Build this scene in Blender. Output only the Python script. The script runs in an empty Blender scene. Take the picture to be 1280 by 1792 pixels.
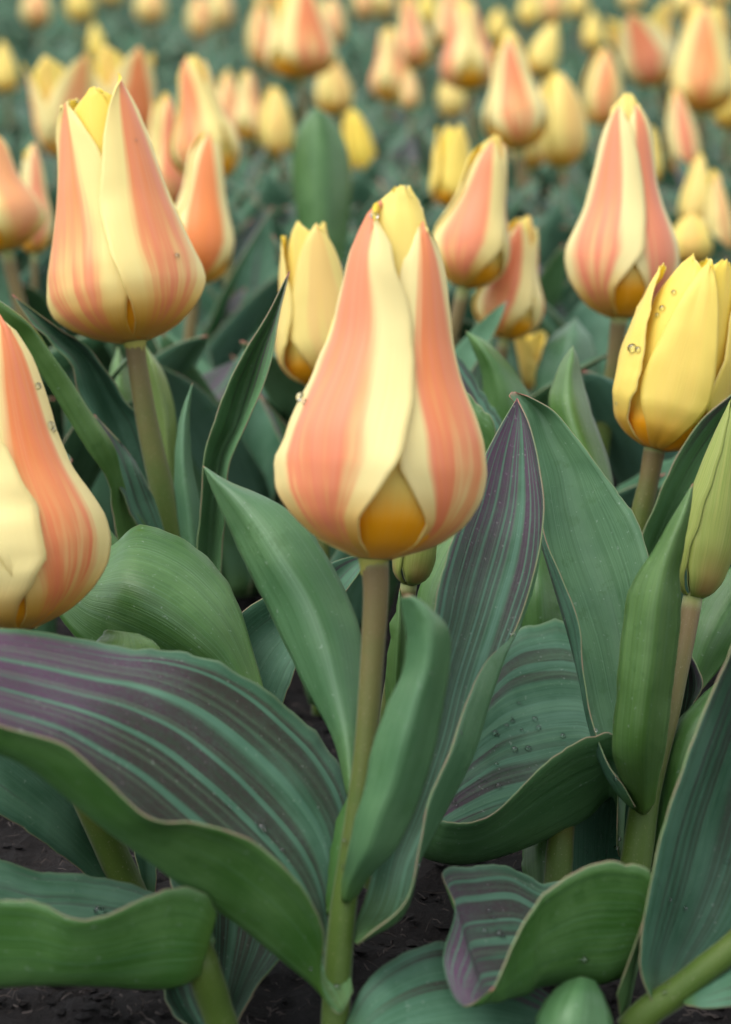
import bpy, math, random
import numpy as np
from mathutils import Vector, Matrix, noise

SC = bpy.context.scene
COL = SC.collection
rad = math.radians

# ------------------------------------------------------------------ camera
CAM_H = 0.227
F_PX = 50.0 / 23.6 * 1792.0            # focal length in photograph pixels
PITCH = math.atan(976.0 / F_PX)        # looking down over the bed
cam_d = bpy.data.cameras.new('camera')
cam = bpy.data.objects.new('camera', cam_d)
COL.objects.link(cam)
cam.location = (0, 0, CAM_H)
cam.rotation_euler = (math.pi / 2 - PITCH, 0, 0)
cam_d.sensor_fit = 'VERTICAL'
cam_d.sensor_height = 23.6
cam_d.sensor_width = 23.6 * 1280 / 1792
cam_d.lens = 50
cam_d.clip_start = 0.02
cam_d.clip_end = 400
cam_d.dof.use_dof = True
cam_d.dof.focus_distance = 0.535
cam_d.dof.aperture_fstop = 9.0
SC.camera = cam

# ------------------------------------------------------------------ sky and sun (bright overcast)
SUN_EL, SUN_AZ = rad(64), rad(-112)     # azimuth measured from +Y towards +X
world = bpy.data.worlds.new('World')
SC.world = world
world.use_nodes = True
wn = world.node_tree
sky = wn.nodes.new('ShaderNodeTexSky')
sky.sky_type = 'NISHITA'
sky.sun_disc = False
sky.sun_elevation = SUN_EL
sky.sun_rotation = SUN_AZ
sky.air_density = 1.0
sky.dust_density = 1.2
hs = wn.nodes.new('ShaderNodeHueSaturation')
hs.inputs['Saturation'].default_value = 0.22
wn.links.new(sky.outputs[0], hs.inputs['Color'])
wn.links.new(hs.outputs[0], wn.nodes['Background'].inputs[0])
wn.nodes['Background'].inputs[1].default_value = 0.15
sun_d = bpy.data.lights.new('sun', 'SUN')
sun_d.energy = 1.0
sun_d.angle = rad(50)
sun_d.color = (1.0, 0.96, 0.9)
sun = bpy.data.objects.new('sun', sun_d)
COL.objects.link(sun)
sdir = Vector((math.sin(SUN_AZ) * math.cos(SUN_EL), math.cos(SUN_AZ) * math.cos(SUN_EL), math.sin(SUN_EL)))
sun.rotation_euler = sdir.to_track_quat('Z', 'Y').to_euler()
sun.location = sdir * 5

SC.view_settings.view_transform = 'Standard'
SC.view_settings.look = 'None'
SC.view_settings.gamma = 1
SC.view_settings.exposure = 1.26
SC.render.engine = 'CYCLES'
SC.cycles.use_denoising = True
SC.cycles.max_bounces = 8
SC.cycles.diffuse_bounces = 3
SC.cycles.transmission_bounces = 6
SC.cycles.caustics_reflective = False
SC.cycles.caustics_refractive = True

# ------------------------------------------------------------------ helpers
C_FWD = np.array([0, math.cos(PITCH), -math.sin(PITCH)])
C_UP = np.array([0, math.sin(PITCH), math.cos(PITCH)])
C_RIGHT = np.array([1.0, 0, 0])
C_POS = np.array([0, 0, CAM_H])


def at(x, y, d):
    """point of the bed seen at photograph pixel x, y at depth d metres"""
    return C_POS + d * (C_FWD + (x - 640) / F_PX * C_RIGHT - (y - 896) / F_PX * C_UP)


def ground_at(x, d):
    """ground point at depth d"""
    y = 896 + F_PX * 0
    p = at(x, 0, d)
    # solve for the row where z = 0
    t = p[2] / (C_UP[2] * d / F_PX)
    q = at(x, t, d)
    return q


def tag(o, label=None, cat=None, group=None, kind=None):
    if label: o['label'] = label
    if cat: o['category'] = cat
    if group: o['group'] = group
    if kind: o['kind'] = kind
    return o


def thing(name, loc, label, cat, group=None):
    o = bpy.data.objects.new(name, None)
    o.empty_display_size = 0.01
    COL.objects.link(o)
    o.location = tuple(loc)
    tag(o, label, cat, group)
    o.empty_display_type = 'PLAIN_AXES'
    return o


def mesh_obj(name, verts, faces, mats, fmat=None, st=None, parent=None, origin=None, color=None, smooth=True):
    v = np.asarray(verts, float)
    if origin is not None:
        v = v - np.asarray(origin)
    me = bpy.data.meshes.new(name)
    me.from_pydata(v.tolist(), [], faces if isinstance(faces, list) else faces.tolist())
    for m in mats:
        me.materials.append(m)
    if fmat is not None:
        me.polygons.foreach_set('material_index', np.asarray(fmat, np.int32))
    if smooth:
        me.polygons.foreach_set('use_smooth', np.ones(len(me.polygons), bool))
    if st is not None:
        a = me.attributes.new('st', 'FLOAT_VECTOR', 'POINT')
        a.data.foreach_set('vector', np.asarray(st, np.float32).ravel())
    me.update()
    o = bpy.data.objects.new(name, me)
    COL.objects.link(o)
    if parent is not None:
        o.parent = parent
    if color is not None:
        o.color = color
    return o


def origin_of(parent):
    o = parent
    v = np.zeros(3)
    while o is not None:
        v = v + np.array(o.location)
        o = o.parent
    return v


def grid_normals(P):
    du = np.gradient(P, axis=1)
    dv = np.gradient(P, axis=0)
    n = np.cross(du, dv)
    l = np.linalg.norm(n, axis=2, keepdims=True)
    n = n / np.maximum(l, 1e-12)
    # repair degenerate rows (tips, bases)
    bad = l[..., 0] < 1e-11
    if bad.any():
        ok = ~bad
        mean = n[ok].mean(axis=0) if ok.any() else np.array([0, 0, 1.0])
        n[bad] = mean / max(np.linalg.norm(mean), 1e-9)
    return n


def shell(P, S, thick, seed=0.0, flip=False):
    """two sided sheet with a rim from an n x m grid of points; S holds (u, v)"""
    n, m = P.shape[:2]
    N = grid_normals(P)
    if flip:
        N = -N
    # thin out towards tip so that it closes
    A = P + N * thick * 0.5
    B = P - N * thick * 0.5
    V = np.concatenate([A.reshape(-1, 3), B.reshape(-1, 3)])
    idx = np.arange(n * m).reshape(n, m)
    a, b, c, d = idx[:-1, :-1], idx[:-1, 1:], idx[1:, 1:], idx[1:, :-1]
    top = np.stack([a, b, c, d], -1).reshape(-1, 4)
    if flip:
        top = top[:, ::-1]
    bot = top[:, ::-1] + n * m
    ring = np.concatenate([idx[0, :], idx[1:, -1], idx[-1, -2::-1], idx[-2:0:-1, 0]])
    nxt = np.roll(ring, -1)
    rim = np.stack([ring, nxt, nxt + n * m, ring + n * m], -1)
    if not flip:
        rim = rim[:, ::-1]
    F = np.concatenate([top, bot, rim])
    M = np.concatenate([np.zeros(len(top)), np.ones(len(bot)), np.full(len(rim), 2)]).astype(int)
    s = np.concatenate([S.reshape(-1, 2)] * 2)
    st = np.column_stack([s, np.full(len(s), seed)])
    return V, F, M, st


def catmull(K, t):
    """Catmull-Rom through K (k, ..., ) at parameters t in [0, 1]"""
    k = len(K)
    ext = np.concatenate([[2 * K[0] - K[1]], K, [2 * K[-1] - K[-2]]])
    x = np.clip(np.asarray(t) * (k - 1), 0, k - 1 - 1e-9)
    i = x.astype(int)
    f = (x - i).reshape((-1,) + (1,) * (K.ndim - 1))
    p0, p1, p2, p3 = ext[i], ext[i + 1], ext[i + 2], ext[i + 3]
    return 0.5 * (2 * p1 + (p2 - p0) * f + (2 * p0 - 5 * p1 + 4 * p2 - p3) * f ** 2 + (3 * p1 - p0 - 3 * p2 + p3) * f ** 3)


def lut(pts, x):
    xs, ys = zip(*pts)
    return np.interp(x, xs, ys)


def smooth_lut(pts, x):
    xs = np.linspace(0, 1, 201)
    ys = lut(pts, xs)
    k = np.hanning(15); k /= k.sum()
    yp = np.concatenate([2 * ys[0] - ys[7:0:-1], ys, 2 * ys[-1] - ys[-2:-9:-1]])
    return np.interp(x, xs, np.convolve(yp, k, 'valid'))


# ------------------------------------------------------------------ materials
class NT:
    def __init__(self, name):
        self.mat = bpy.data.materials.new(name)
        self.mat.use_nodes = True
        self.t = self.mat.node_tree
        self.t.nodes.clear()
        self.out = self.t.nodes.new('ShaderNodeOutputMaterial')

    def n(self, typ, **kw):
        nd = self.t.nodes.new(typ)
        for k, v in kw.items():
            setattr(nd, k, v)
        return nd

    def put(self, sock, val):
        if isinstance(val, bpy.types.NodeSocket):
            self.t.links.new(val, sock)
        elif val is not None:
            if sock.type == 'RGBA' and len(val) == 3:
                val = (*val, 1)
            sock.default_value = val

    def m(self, op, a, b=None, c=None, clamp=False):
        nd = self.n('ShaderNodeMath', operation=op, use_clamp=clamp)
        for i, v in enumerate((a, b, c)):
            if v is not None:
                self.put(nd.inputs[i], v)
        return nd.outputs[0]

    def step(self, x, lo, hi, a=0.0, b=1.0):
        nd = self.n('ShaderNodeMapRange', interpolation_type='SMOOTHSTEP')
        for i, v in enumerate((x, lo, hi, a, b)):
            self.put(nd.inputs[i], v)
        return nd.outputs[0]

    def lin(self, x, lo, hi, a=0.0, b=1.0):
        nd = self.n('ShaderNodeMapRange')
        for i, v in enumerate((x, lo, hi, a, b)):
            self.put(nd.inputs[i], v)
        return nd.outputs[0]

    def mix(self, f, a, b):
        nd = self.n('ShaderNodeMix', data_type='RGBA')
        self.put(nd.inputs[0], f)
        self.put(nd.inputs[6], a)
        self.put(nd.inputs[7], b)
        return nd.outputs[2]

    def vec(self, x, y, z):
        nd = self.n('ShaderNodeCombineXYZ')
        for i, v in enumerate((x, y, z)):
            self.put(nd.inputs[i], v)
        return nd.outputs[0]

    def noise(self, v, scale=1.0, detail=2.0, rough=0.5):
        nd = self.n('ShaderNodeTexNoise')
        self.put(nd.inputs['Vector'], v)
        nd.inputs['Scale'].default_value = scale
        nd.inputs['Detail'].default_value = detail
        nd.inputs['Roughness'].default_value = rough
        return nd.outputs['Fac']

    def st(self):
        a = self.n('ShaderNodeAttribute', attribute_name='st')
        s = self.n('ShaderNodeSeparateXYZ')
        self.put(s.inputs[0], a.outputs['Vector'])
        return s.outputs[0], s.outputs[1], s.outputs[2]

    def ocol(self):
        o = self.n('ShaderNodeObjectInfo')
        s = self.n('ShaderNodeSeparateColor')
        self.put(s.inputs[0], o.outputs['Color'])
        return s.outputs[0], s.outputs[1], s.outputs[2]

    def pos(self):
        return self.n('ShaderNodeTexCoord').outputs['Object']

    def bump(self, h, strength=0.3, dist=0.001):
        b = self.n('ShaderNodeBump')
        b.inputs['Strength'].default_value = strength
        b.inputs['Distance'].default_value = dist
        self.put(b.inputs['Height'], h)
        return b.outputs[0]

    def finish(self, col, rough=0.5, spec=0.35, normal=None, trans=0.0, transcol=None, sheen=0.0, coat=0.0):
        p = self.n('ShaderNodeBsdfPrincipled')
        self.put(p.inputs['Base Color'], col)
        self.put(p.inputs['Roughness'], rough)
        self.put(p.inputs['Specular IOR Level'], spec)
        if sheen:
            p.inputs['Sheen Weight'].default_value = sheen
            p.inputs['Sheen Roughness'].default_value = 0.4
        if coat:
            p.inputs['Coat Weight'].default_value = coat
            p.inputs['Coat Roughness'].default_value = 0.3
        if normal is not None:
            self.put(p.inputs['Normal'], normal)
        if trans:
            t = self.n('ShaderNodeBsdfTranslucent')
            self.put(t.inputs[0], transcol if transcol is not None else col)
            if normal is not None:
                self.put(t.inputs['Normal'], normal)
            mx = self.n('ShaderNodeMixShader')
            mx.inputs[0].default_value = trans
            self.t.links.new(p.outputs[0], mx.inputs[1])
            self.t.links.new(t.outputs[0], mx.inputs[2])
            self.t.links.new(mx.outputs[0], self.out.inputs[0])
        else:
            self.t.links.new(p.outputs[0], self.out.inputs[0])
        return self.mat


CREAM = (0.87, 0.77, 0.38)
YELLOW = (0.88, 0.68, 0.09)
CORAL = (0.83, 0.225, 0.125)
ORANGE = (0.84, 0.20, 0.035)
GOLD = (0.93, 0.40, 0.004)


def petal_material(name, kind):
    k = NT(name)
    u, v, seed = k.st()
    R, G, B = k.ocol()
    au = k.m('ABSOLUTE', u)
    sv = k.m('MULTIPLY', seed, 7.3)
    fine = k.noise(k.vec(k.m('MULTIPLY', u, 9.0), k.m('MULTIPLY', v, 1.1), sv), 1.6, 4.0, 0.6)
    broad = k.noise(k.vec(k.m('MULTIPLY', u, 2.6), k.m('MULTIPLY', v, 0.9), k.m('ADD', sv, 3.0)), 1.4, 2.0)
    hair = k.noise(k.vec(k.m('MULTIPLY', u, 34.0), k.m('MULTIPLY', v, 1.6), sv), 1.0, 2.0)
    if kind == 'outer':
        base = k.mix(B, CREAM, YELLOW)
        base = k.mix(k.m('MULTIPLY', k.step(v, 0.36, 0.08), 0.92), base, (0.78, 0.38, 0.012))
        half = k.lin(v, 0.05, 1.0, 0.60, 0.36)
        edge = k.m('ADD', au, k.m('MULTIPLY', k.m('SUBTRACT', fine, 0.5), 0.16))
        edge = k.m('ADD', edge, k.m('MULTIPLY', k.m('SUBTRACT', broad, 0.5), 0.34))
        d = k.m('SUBTRACT', edge, half)
        mask = k.step(d, 0.09, -0.12)
        soft = k.noise(k.vec(k.m('MULTIPLY', u, 4.4), k.m('MULTIPLY', v, 1.0), k.m('ADD', sv, 11.0)), 1.3, 2.5, 0.55)
        streak = k.m('MULTIPLY', k.step(soft, 0.42, 0.66), k.step(v, 0.72, 0.22))
        mask = k.m('MULTIPLY', mask, k.m('SUBTRACT', 1.0, k.m('MULTIPLY', streak, k.m('MULTIPLY', k.lin(G, 0.1, 0.6, 0.55, 0.95), k.step(G, 0.98, 0.85)))))
        mask = k.m('MULTIPLY', mask, k.step(v, 0.015, 0.20))
        mask = k.m('MULTIPLY', mask, k.lin(hair, 0.25, 0.75, 0.78, 1.0))
        mask = k.m('MULTIPLY', mask, R, clamp=True)
        fl = k.mix(k.m('ADD', G, k.m('MULTIPLY', k.m('SUBTRACT', soft, 0.5), 2.4), clamp=True), CORAL, ORANGE)
        fl = k.mix(k.m('MULTIPLY', k.step(v, 0.45, 0.95), 0.25), fl, (0.82, 0.30, 0.16))
        col = k.mix(mask, base, fl)
    elif kind == 'inner':
        base = k.mix(B, (0.84, 0.70, 0.22), YELLOW)
        gold = k.step(k.m('ADD', v, k.m('MULTIPLY', k.m('SUBTRACT', fine, 0.5), 0.05)), 0.34, 0.17)
        col = k.mix(gold, base, GOLD)
        mid = k.m('MULTIPLY', k.step(au, 0.16, 0.03), k.step(v, 0.3, 0.55))
        col = k.mix(k.m('MULTIPLY', mid, k.m('MULTIPLY', R, 0.45)), col, ORANGE)
    elif kind == 'inside':
        col = k.mix(k.step(v, 0.45, 0.1), (0.88, 0.66, 0.045), (0.85, 0.42, 0.01))
        mid = k.m('MULTIPLY', k.step(au, 0.22, 0.05), k.step(v, 0.45, 0.7))
        col = k.mix(k.m('MULTIPLY', mid, k.m('MULTIPLY', R, 0.5)), col, ORANGE)
    else:   # green bud
        col = k.mix(k.step(fine, 0.3, 0.7), (0.36, 0.40, 0.10), (0.26, 0.34, 0.07))
        blush = k.m('MULTIPLY', k.step(v, 0.45, 0.08), k.step(au, 0.95, 0.2))
        col = k.mix(k.m('MULTIPLY', blush, 0.75), col, (0.36, 0.20, 0.07))
        col = k.mix(k.step(v, 0.10, 0.02), col, (0.22, 0.30, 0.05))
    col = k.mix(k.m('MULTIPLY', k.step(hair, 0.45, 0.75), 0.06), col, (0.9, 0.78, 0.45))
    wr = k.m('ADD', k.m('MULTIPLY', hair, 0.6), k.m('MULTIPLY', fine, 0.7))
    return k.finish(col, 0.46, 0.32, k.bump(wr, 0.22, 0.0006), trans=0.30, sheen=0.08)


def leaf_material(name, upper):
    k = NT(name)
    u, v, seed = k.st()
    R, G, B = k.ocol()
    au = k.m('ABSOLUTE', u)
    sv = k.m('MULTIPLY', seed, 9.1)
    wob = k.noise(k.vec(u, k.m('MULTIPLY', v, 3.0), sv), 1.0, 2.0)
    uu = k.m('ADD', u, k.m('MULTIPLY', k.m('SUBTRACT', wob, 0.5), 0.07))
    band = k.noise(k.vec(k.m('MULTIPLY', uu, 4.6), k.m('MULTIPLY', v, 0.35), sv), 1.3, 3.0, 0.55)
    lines = k.noise(k.vec(k.m('MULTIPLY', uu, 11.0), k.m('MULTIPLY', v, 0.22), k.m('ADD', sv, 5.0)), 1.2, 2.0, 0.5)
    vein = k.noise(k.vec(k.m('MULTIPLY', u, 48.0), k.m('MULTIPLY', v, 1.2), sv), 1.0, 2.0)
    patch = k.noise(k.pos(), 55.0, 4.0, 0.55)
    speck = k.noise(k.pos(), 900.0, 2.0, 0.6)
    if upper:
        g1, g2 = (0.034, 0.102, 0.054), (0.088, 0.190, 0.120)
        green = k.mix(k.step(patch, 0.3, 0.75), g1, g2)
        green = k.mix(k.m('MULTIPLY', G, 0.8), green, (0.10, 0.215, 0.055))
        pur = k.mix(k.m('ADD', k.step(v, 0.4, 0.9), k.m('MULTIPLY', k.m('SUBTRACT', patch, 0.5), 0.8), clamp=True), (0.034, 0.023, 0.022), (0.084, 0.026, 0.076))
        thr = k.m('SUBTRACT', 0.74, k.m('MULTIPLY', R, 0.38))
        thr = k.m('SUBTRACT', thr, k.lin(v, 0.0, 1.0, -0.05, 0.06))
        m1 = k.step(k.m('SUBTRACT', band, thr), -0.05, 0.05)
        jit = k.noise(k.vec(k.m('MULTIPLY', uu, 2.2), 0.0, sv), 1.5, 2.0)
        ph = k.m('ADD', k.m('MULTIPLY', uu, 44.0), k.m('MULTIPLY', jit, 18.0))
        amp = k.noise(k.vec(k.m('MULTIPLY', uu, 6.0), k.m('MULTIPLY', v, 0.7), k.m('ADD', sv, 2.0)), 1.0, 1.0)
        cut = k.lin(v, 0.0, 1.0, 0.66, 0.90)
        cut = k.m('ADD', cut, k.m('MULTIPLY', k.m('SUBTRACT', 0.5, amp), 0.9))
        pale = k.step(k.m('SUBTRACT', k.m('SINE', ph), cut), -0.12, 0.14)
        m1 = k.m('MULTIPLY', m1, k.m('SUBTRACT', 1.0, k.m('MULTIPLY', pale, 0.92)))
        m1 = k.m('MULTIPLY', m1, k.lin(v, 0.0, 0.45, 0.55, 1.0))
        fade = k.m('MULTIPLY', B, k.step(k.m('ADD', v, k.m('MULTIPLY', k.m('SUBTRACT', band, 0.5), 0.9)), 0.88, 0.38))
        m1 = k.m('MULTIPLY', m1, k.m('SUBTRACT', 1.0, fade))
        rib = k.step(k.m('ADD', k.m('ABSOLUTE', k.m('ADD', uu, 0.03)), k.m('MULTIPLY', k.m('SUBTRACT', band, 0.5), 0.15)), 0.06, 0.10)
        m1 = k.m('MULTIPLY', m1, k.lin(rib, 0.0, 1.0, 0.05, 1.0))
        m1 = k.m('MULTIPLY', m1, k.lin(speck, 0.3, 0.7, 0.72, 1.0))
        m1 = k.m('MULTIPLY', m1, k.step(R, 0.02, 0.18))
        m1 = k.m('MULTIPLY', m1, k.step(au, 0.985, 0.93))
        col = k.mix(m1, green, pur)
        col = k.mix(k.m('MULTIPLY', pale, k.m('MULTIPLY', R, 0.35)), col, (0.105, 0.225, 0.16))
        rough = k.lin(patch, 0.2, 0.8, 0.44, 0.58)
    else:
        green = k.mix(k.step(patch, 0.3, 0.75), (0.038, 0.112, 0.018), (0.090, 0.195, 0.054))
        green = k.mix(k.m('MULTIPLY', G, 0.8), green, (0.23, 0.30, 0.07))
        green = k.mix(k.m('MULTIPLY', B, 0.7), green, (0.105, 0.215, 0.165))
        col = k.mix(k.m('MULTIPLY', k.step(lines, 0.45, 0.7), 0.28), green, (0.016, 0.068, 0.012))
        # rubbed bloom
        rub = k.m('MULTIPLY', k.step(k.noise(k.pos(), 170.0, 5.0, 0.7), 0.55, 0.62), k.step(patch, 0.40, 0.56))
        col = k.mix(k.m('MULTIPLY', rub, 0.3), col, (0.022, 0.085, 0.010))
        rough = k.lin(patch, 0.2, 0.8, 0.32, 0.48)
    col = k.mix(k.m('MULTIPLY', k.step(vein, 0.5, 0.7), 0.22), col, (0.12, 0.24, 0.13))
    col = k.mix(k.m('MULTIPLY', k.step(vein, 0.45, 0.28), 0.30), col, (0.018, 0.06, 0.02))
    # pale sappy foot of the leaf, thin light margin
    col = k.mix(k.m('MULTIPLY', k.step(v, 0.16, 0.0), 0.55), col, (0.075, 0.15, 0.022))
    col = k.mix(k.m('MULTIPLY', k.step(au, 0.98, 1.0), 0.35), col, (0.26, 0.33, 0.18))
    col = k.mix(k.m('MULTIPLY', k.step(v, 0.975, 1.0), 0.5), col, (0.38, 0.12, 0.09))
    col = k.mix(k.m('MULTIPLY', k.step(speck, 0.66, 0.74), 0.35), col, (0.3, 0.38, 0.3))
    return k.finish(col, rough, 0.22 if upper else 0.42, k.bump(k.m('ADD', vein, k.m('MULTIPLY', patch, 0.6)), 0.38 if upper else 0.22, 0.0008), trans=0.09,
                    transcol=(0.16, 0.36, 0.04))


def rim_material():
    k = NT('leaf_margin')
    u, v, s = k.st()
    n = k.noise(k.pos(), 140.0, 2.0)
    col = k.mix(k.step(n, 0.35, 0.65), (0.16, 0.23, 0.10), (0.23, 0.18, 0.11))
    col = k.mix(k.step(v, 0.96, 1.0), col, (0.42, 0.14, 0.11))
    return k.finish(col, 0.5, 0.3)


def petal_rim_material():
    k = NT('petal_margin')
    n = k.noise(k.pos(), 200.0, 2.0)
    return k.finish(k.mix(n, (0.88, 0.76, 0.34), (0.86, 0.68, 0.16)), 0.45, 0.35, trans=0.2)


def stem_material():
    k = NT('stem_skin')
    u, v, s = k.st()
    R, G, B = k.ocol()
    n = k.noise(k.pos(), 120.0, 3.0)
    streaks = k.noise(k.vec(k.m('MULTIPLY', u, 14.0), k.m('MULTIPLY', v, 2.0), s), 1.5, 3.0)
    low = k.mix(n, (0.045, 0.088, 0.010), (0.072, 0.118, 0.016))
    high = k.mix(streaks, (0.115, 0.095, 0.024), (0.140, 0.086, 0.036))
    f = k.m('MULTIPLY', k.step(k.m('ADD', v, k.m('MULTIPLY', k.m('SUBTRACT', n, 0.5), 0.35)), 0.30, 1.0), R)
    col = k.mix(f, low, high)
    col = k.mix(k.step(v, 0.95, 1.0), col, (0.22, 0.26, 0.09))
    sp = k.step(k.noise(k.pos(), 2300.0, 1.0), 0.68, 0.76)
    col = k.mix(k.m('MULTIPLY', sp, 0.3), col, (0.45, 0.4, 0.28))
    return k.finish(col, 0.55, 0.3, k.bump(k.m('ADD', streaks, n), 0.25, 0.0004), sheen=0.15)


def core_material():
    k = NT('flower_heart')
    n = k.noise(k.pos(), 150.0, 2.0)
    return k.finish(k.mix(n, (0.20, 0.24, 0.05), (0.34, 0.30, 0.06)), 0.5, 0.3)


def soil_material(name, dark):
    k = NT(name)
    p = k.pos()
    a = k.noise(p, 38.0, 8.0, 0.7)
    b = k.noise(p, 620.0, 6.0, 0.75)
    c = k.noise(p, 9.0, 3.0)
    col = k.mix(k.step(a, 0.3, 0.75), (0.005, 0.004, 0.004), (0.022, 0.017, 0.016))
    col = k.mix(k.m('MULTIPLY', k.step(b, 0.52, 0.75), 0.6), col, (0.060, 0.049, 0.046))
    col = k.mix(k.m('MULTIPLY', k.step(c, 0.45, 0.7), 0.4), col, (0.018, 0.013, 0.012))
    h = k.m('ADD', a, k.m('MULTIPLY', b, 0.5))
    return k.finish(col, 0.85, 0.25, k.bump(h, 1.0, 0.006))


def straw_material():
    k = NT('peat_fibre')
    n = k.noise(k.pos(), 60.0, 2.0)
    return k.finish(k.mix(n, (0.022, 0.018, 0.017), (0.085, 0.068, 0.060)), 0.8, 0.2)


def water_material():
    k = NT('water')
    tr = k.n('ShaderNodeBsdfTransparent')
    tr.inputs[0].default_value = (.93, .96, .95, 1)
    rf = k.n('ShaderNodeBsdfRefraction')
    rf.inputs['IOR'].default_value = 1.33
    rf.inputs['Roughness'].default_value = 0.0
    gl = k.n('ShaderNodeBsdfGlossy')
    gl.inputs['Roughness'].default_value = 0.03
    fr = k.n('ShaderNodeFresnel')
    fr.inputs['IOR'].default_value = 1.6
    m1 = k.n('ShaderNodeMixShader')
    m1.inputs[0].default_value = 0.75
    m2 = k.n('ShaderNodeMixShader')
    L = k.t.links
    L.new(tr.outputs[0], m1.inputs[1]); L.new(rf.outputs[0], m1.inputs[2])
    L.new(fr.outputs[0], m2.inputs[0]); L.new(m1.outputs[0], m2.inputs[1]); L.new(gl.outputs[0], m2.inputs[2])
    L.new(m2.outputs[0], k.out.inputs[0])
    return k.mat


M_OUT = petal_material('petal_outer_face', 'outer')
M_INN = petal_material('petal_inner_face', 'inner')
M_INS = petal_material('petal_inside_face', 'inside')
M_BUD = petal_material('green_bud_face', 'bud')
M_PRIM = petal_rim_material()
M_UP = leaf_material('leaf_upper_face', True)
M_UN = leaf_material('leaf_under_face', False)
M_RIM = rim_material()
M_STEM = stem_material()
M_CORE = core_material()
M_SOIL = soil_material('peat_soil', True)
M_STRAW = straw_material()
M_WATER = water_material()

# ------------------------------------------------------------------ the setting: ground
rg = random.Random(4)


def spaced(lo, hi, dlo, dhi, fine, coarse):
    core = np.arange(dlo, dhi + fine / 2, fine)
    left = dlo - np.geomspace(fine, dlo - lo, coarse)[::-1]
    right = dhi + np.geomspace(fine, hi - dhi, coarse)
    return np.concatenate([left, core, right])


gx = spaced(-60, 60, -0.30, 0.30, 0.0045, 22)
gy = spaced(-20, 160, 0.36, 1.1, 0.0045, 26)
GX, GY = np.meshgrid(gx, gy)
gz = np.empty(GX.shape)
for i in range(GX.shape[0]):
    for j in range(GX.shape[1]):
        x, y = GX[i, j], GY[i, j]
        if abs(x) < 2 and -1 < y < 6:
            gz[i, j] = -0.004 + 0.007 * noise.noise((x * 22, y * 22, 0)) + 0.004 * noise.noise((x * 75, y * 75, 3)) + 0.002 * noise.noise((x * 190, y * 190, 7))
        else:
            gz[i, j] = -0.004
gi = np.arange(GX.size).reshape(GX.shape)
gf = np.stack([gi[:-1, :-1], gi[:-1, 1:], gi[1:, 1:], gi[1:, :-1]], -1).reshape(-1, 4)
ground = mesh_obj('ground', np.stack([GX, GY, gz], -1).reshape(-1, 3), gf, [M_SOIL])
tag(ground, 'dark crumbly peat soil of the flower bed', 'soil', kind='structure')


def soil_z(x, y):
    return -0.004 + 0.007 * noise.noise((x * 22, y * 22, 0)) + 0.004 * noise.noise((x * 75, y * 75, 3))


# crumbs of soil and pale fibres
cv, cf = [], []
ico = [(0.1, 0, .62), (0.9, 0, 0.3), (0.2, 0.85, 0.45), (-0.75, 0.5, 0.3), (-0.7, -0.55, 0.45), (0.25, -0.9, 0.25), (0, 0, -0.5)]
icof = [(0, 1, 2), (0, 2, 3), (0, 3, 4), (0, 4, 5), (0, 5, 1), (6, 2, 1), (6, 3, 2), (6, 4, 3), (6, 5, 4), (6, 1, 5)]
for q in range(15000):
    y = 0.40 + 0.75 * rg.random() ** 1.3
    x = (rg.random() - 0.5) * (0.30 + 0.45 * y)
    r = 0.0005 + 0.0020 * rg.random() ** 3
    a = rg.random() * 6.28
    s3 = (rg.uniform(0.6, 1.3), rg.uniform(0.6, 1.3), rg.uniform(0.5, 1.0))
    z = soil_z(x, y)
    o = len(cv)
    for (ix, iy, iz) in ico:
        ix, iy, iz = ix * s3[0] * rg.uniform(.8, 1.2), iy * s3[1] * rg.uniform(.8, 1.2), iz * s3[2]
        cv.append((x + r * (ix * math.cos(a) - iy * math.sin(a)), y + r * (ix * math.sin(a) + iy * math.cos(a)), z + r * (iz + 0.2)))
    cf += [(f[0] + o, f[1] + o, f[2] + o) for f in icof]
crumbs = mesh_obj('soil_crumbs', cv, cf, [M_SOIL], smooth=False)
tag(crumbs, 'loose dark crumbs of peat scattered over the soil', 'soil', kind='stuff')
cv, cf = [], []
for q in range(9000):
    y = 0.40 + 0.5 * rg.random() ** 1.3
    x = (rg.random() - 0.5) * (0.28 + 0.45 * y)
    a, L, w = rg.random() * 6.28, rg.uniform(0.0008, 0.0032) * (2.2 if rg.random() < .1 else 1), rg.uniform(0.00008, 0.00020)
    b = a + rg.uniform(-.5, .5)
    pts = [(x, y), (x + L * .5 * math.cos(a), y + L * .5 * math.sin(a)), (x + L * .5 * (math.cos(a) + math.cos(b)), y + L * .5 * (math.sin(a) + math.sin(b)))]
    o = len(cv)
    for k, (px, py) in enumerate(pts):
        z = soil_z(px, py) + 0.0012 + rg.random() * 0.0015
        nx, ny = -math.sin(a) * w, math.cos(a) * w
        cv += [(px + nx, py + ny, z), (px - nx, py - ny, z), (px, py, z + 1.6 * w)]
    for k in range(2):
        p = o + 3 * k
        cf += [(p, p + 2, p + 5, p + 3), (p + 2, p + 1, p + 4, p + 5), (p + 1, p, p + 3, p + 4)]
fib = mesh_obj('peat_fibres', cv, cf, [M_STRAW], smooth=False)
tag(fib, 'pale dry fibres strewn over the dark soil', 'plant litter', kind='stuff')

# ------------------------------------------------------------------ builders of plant parts
rr = random.Random(11)


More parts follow.
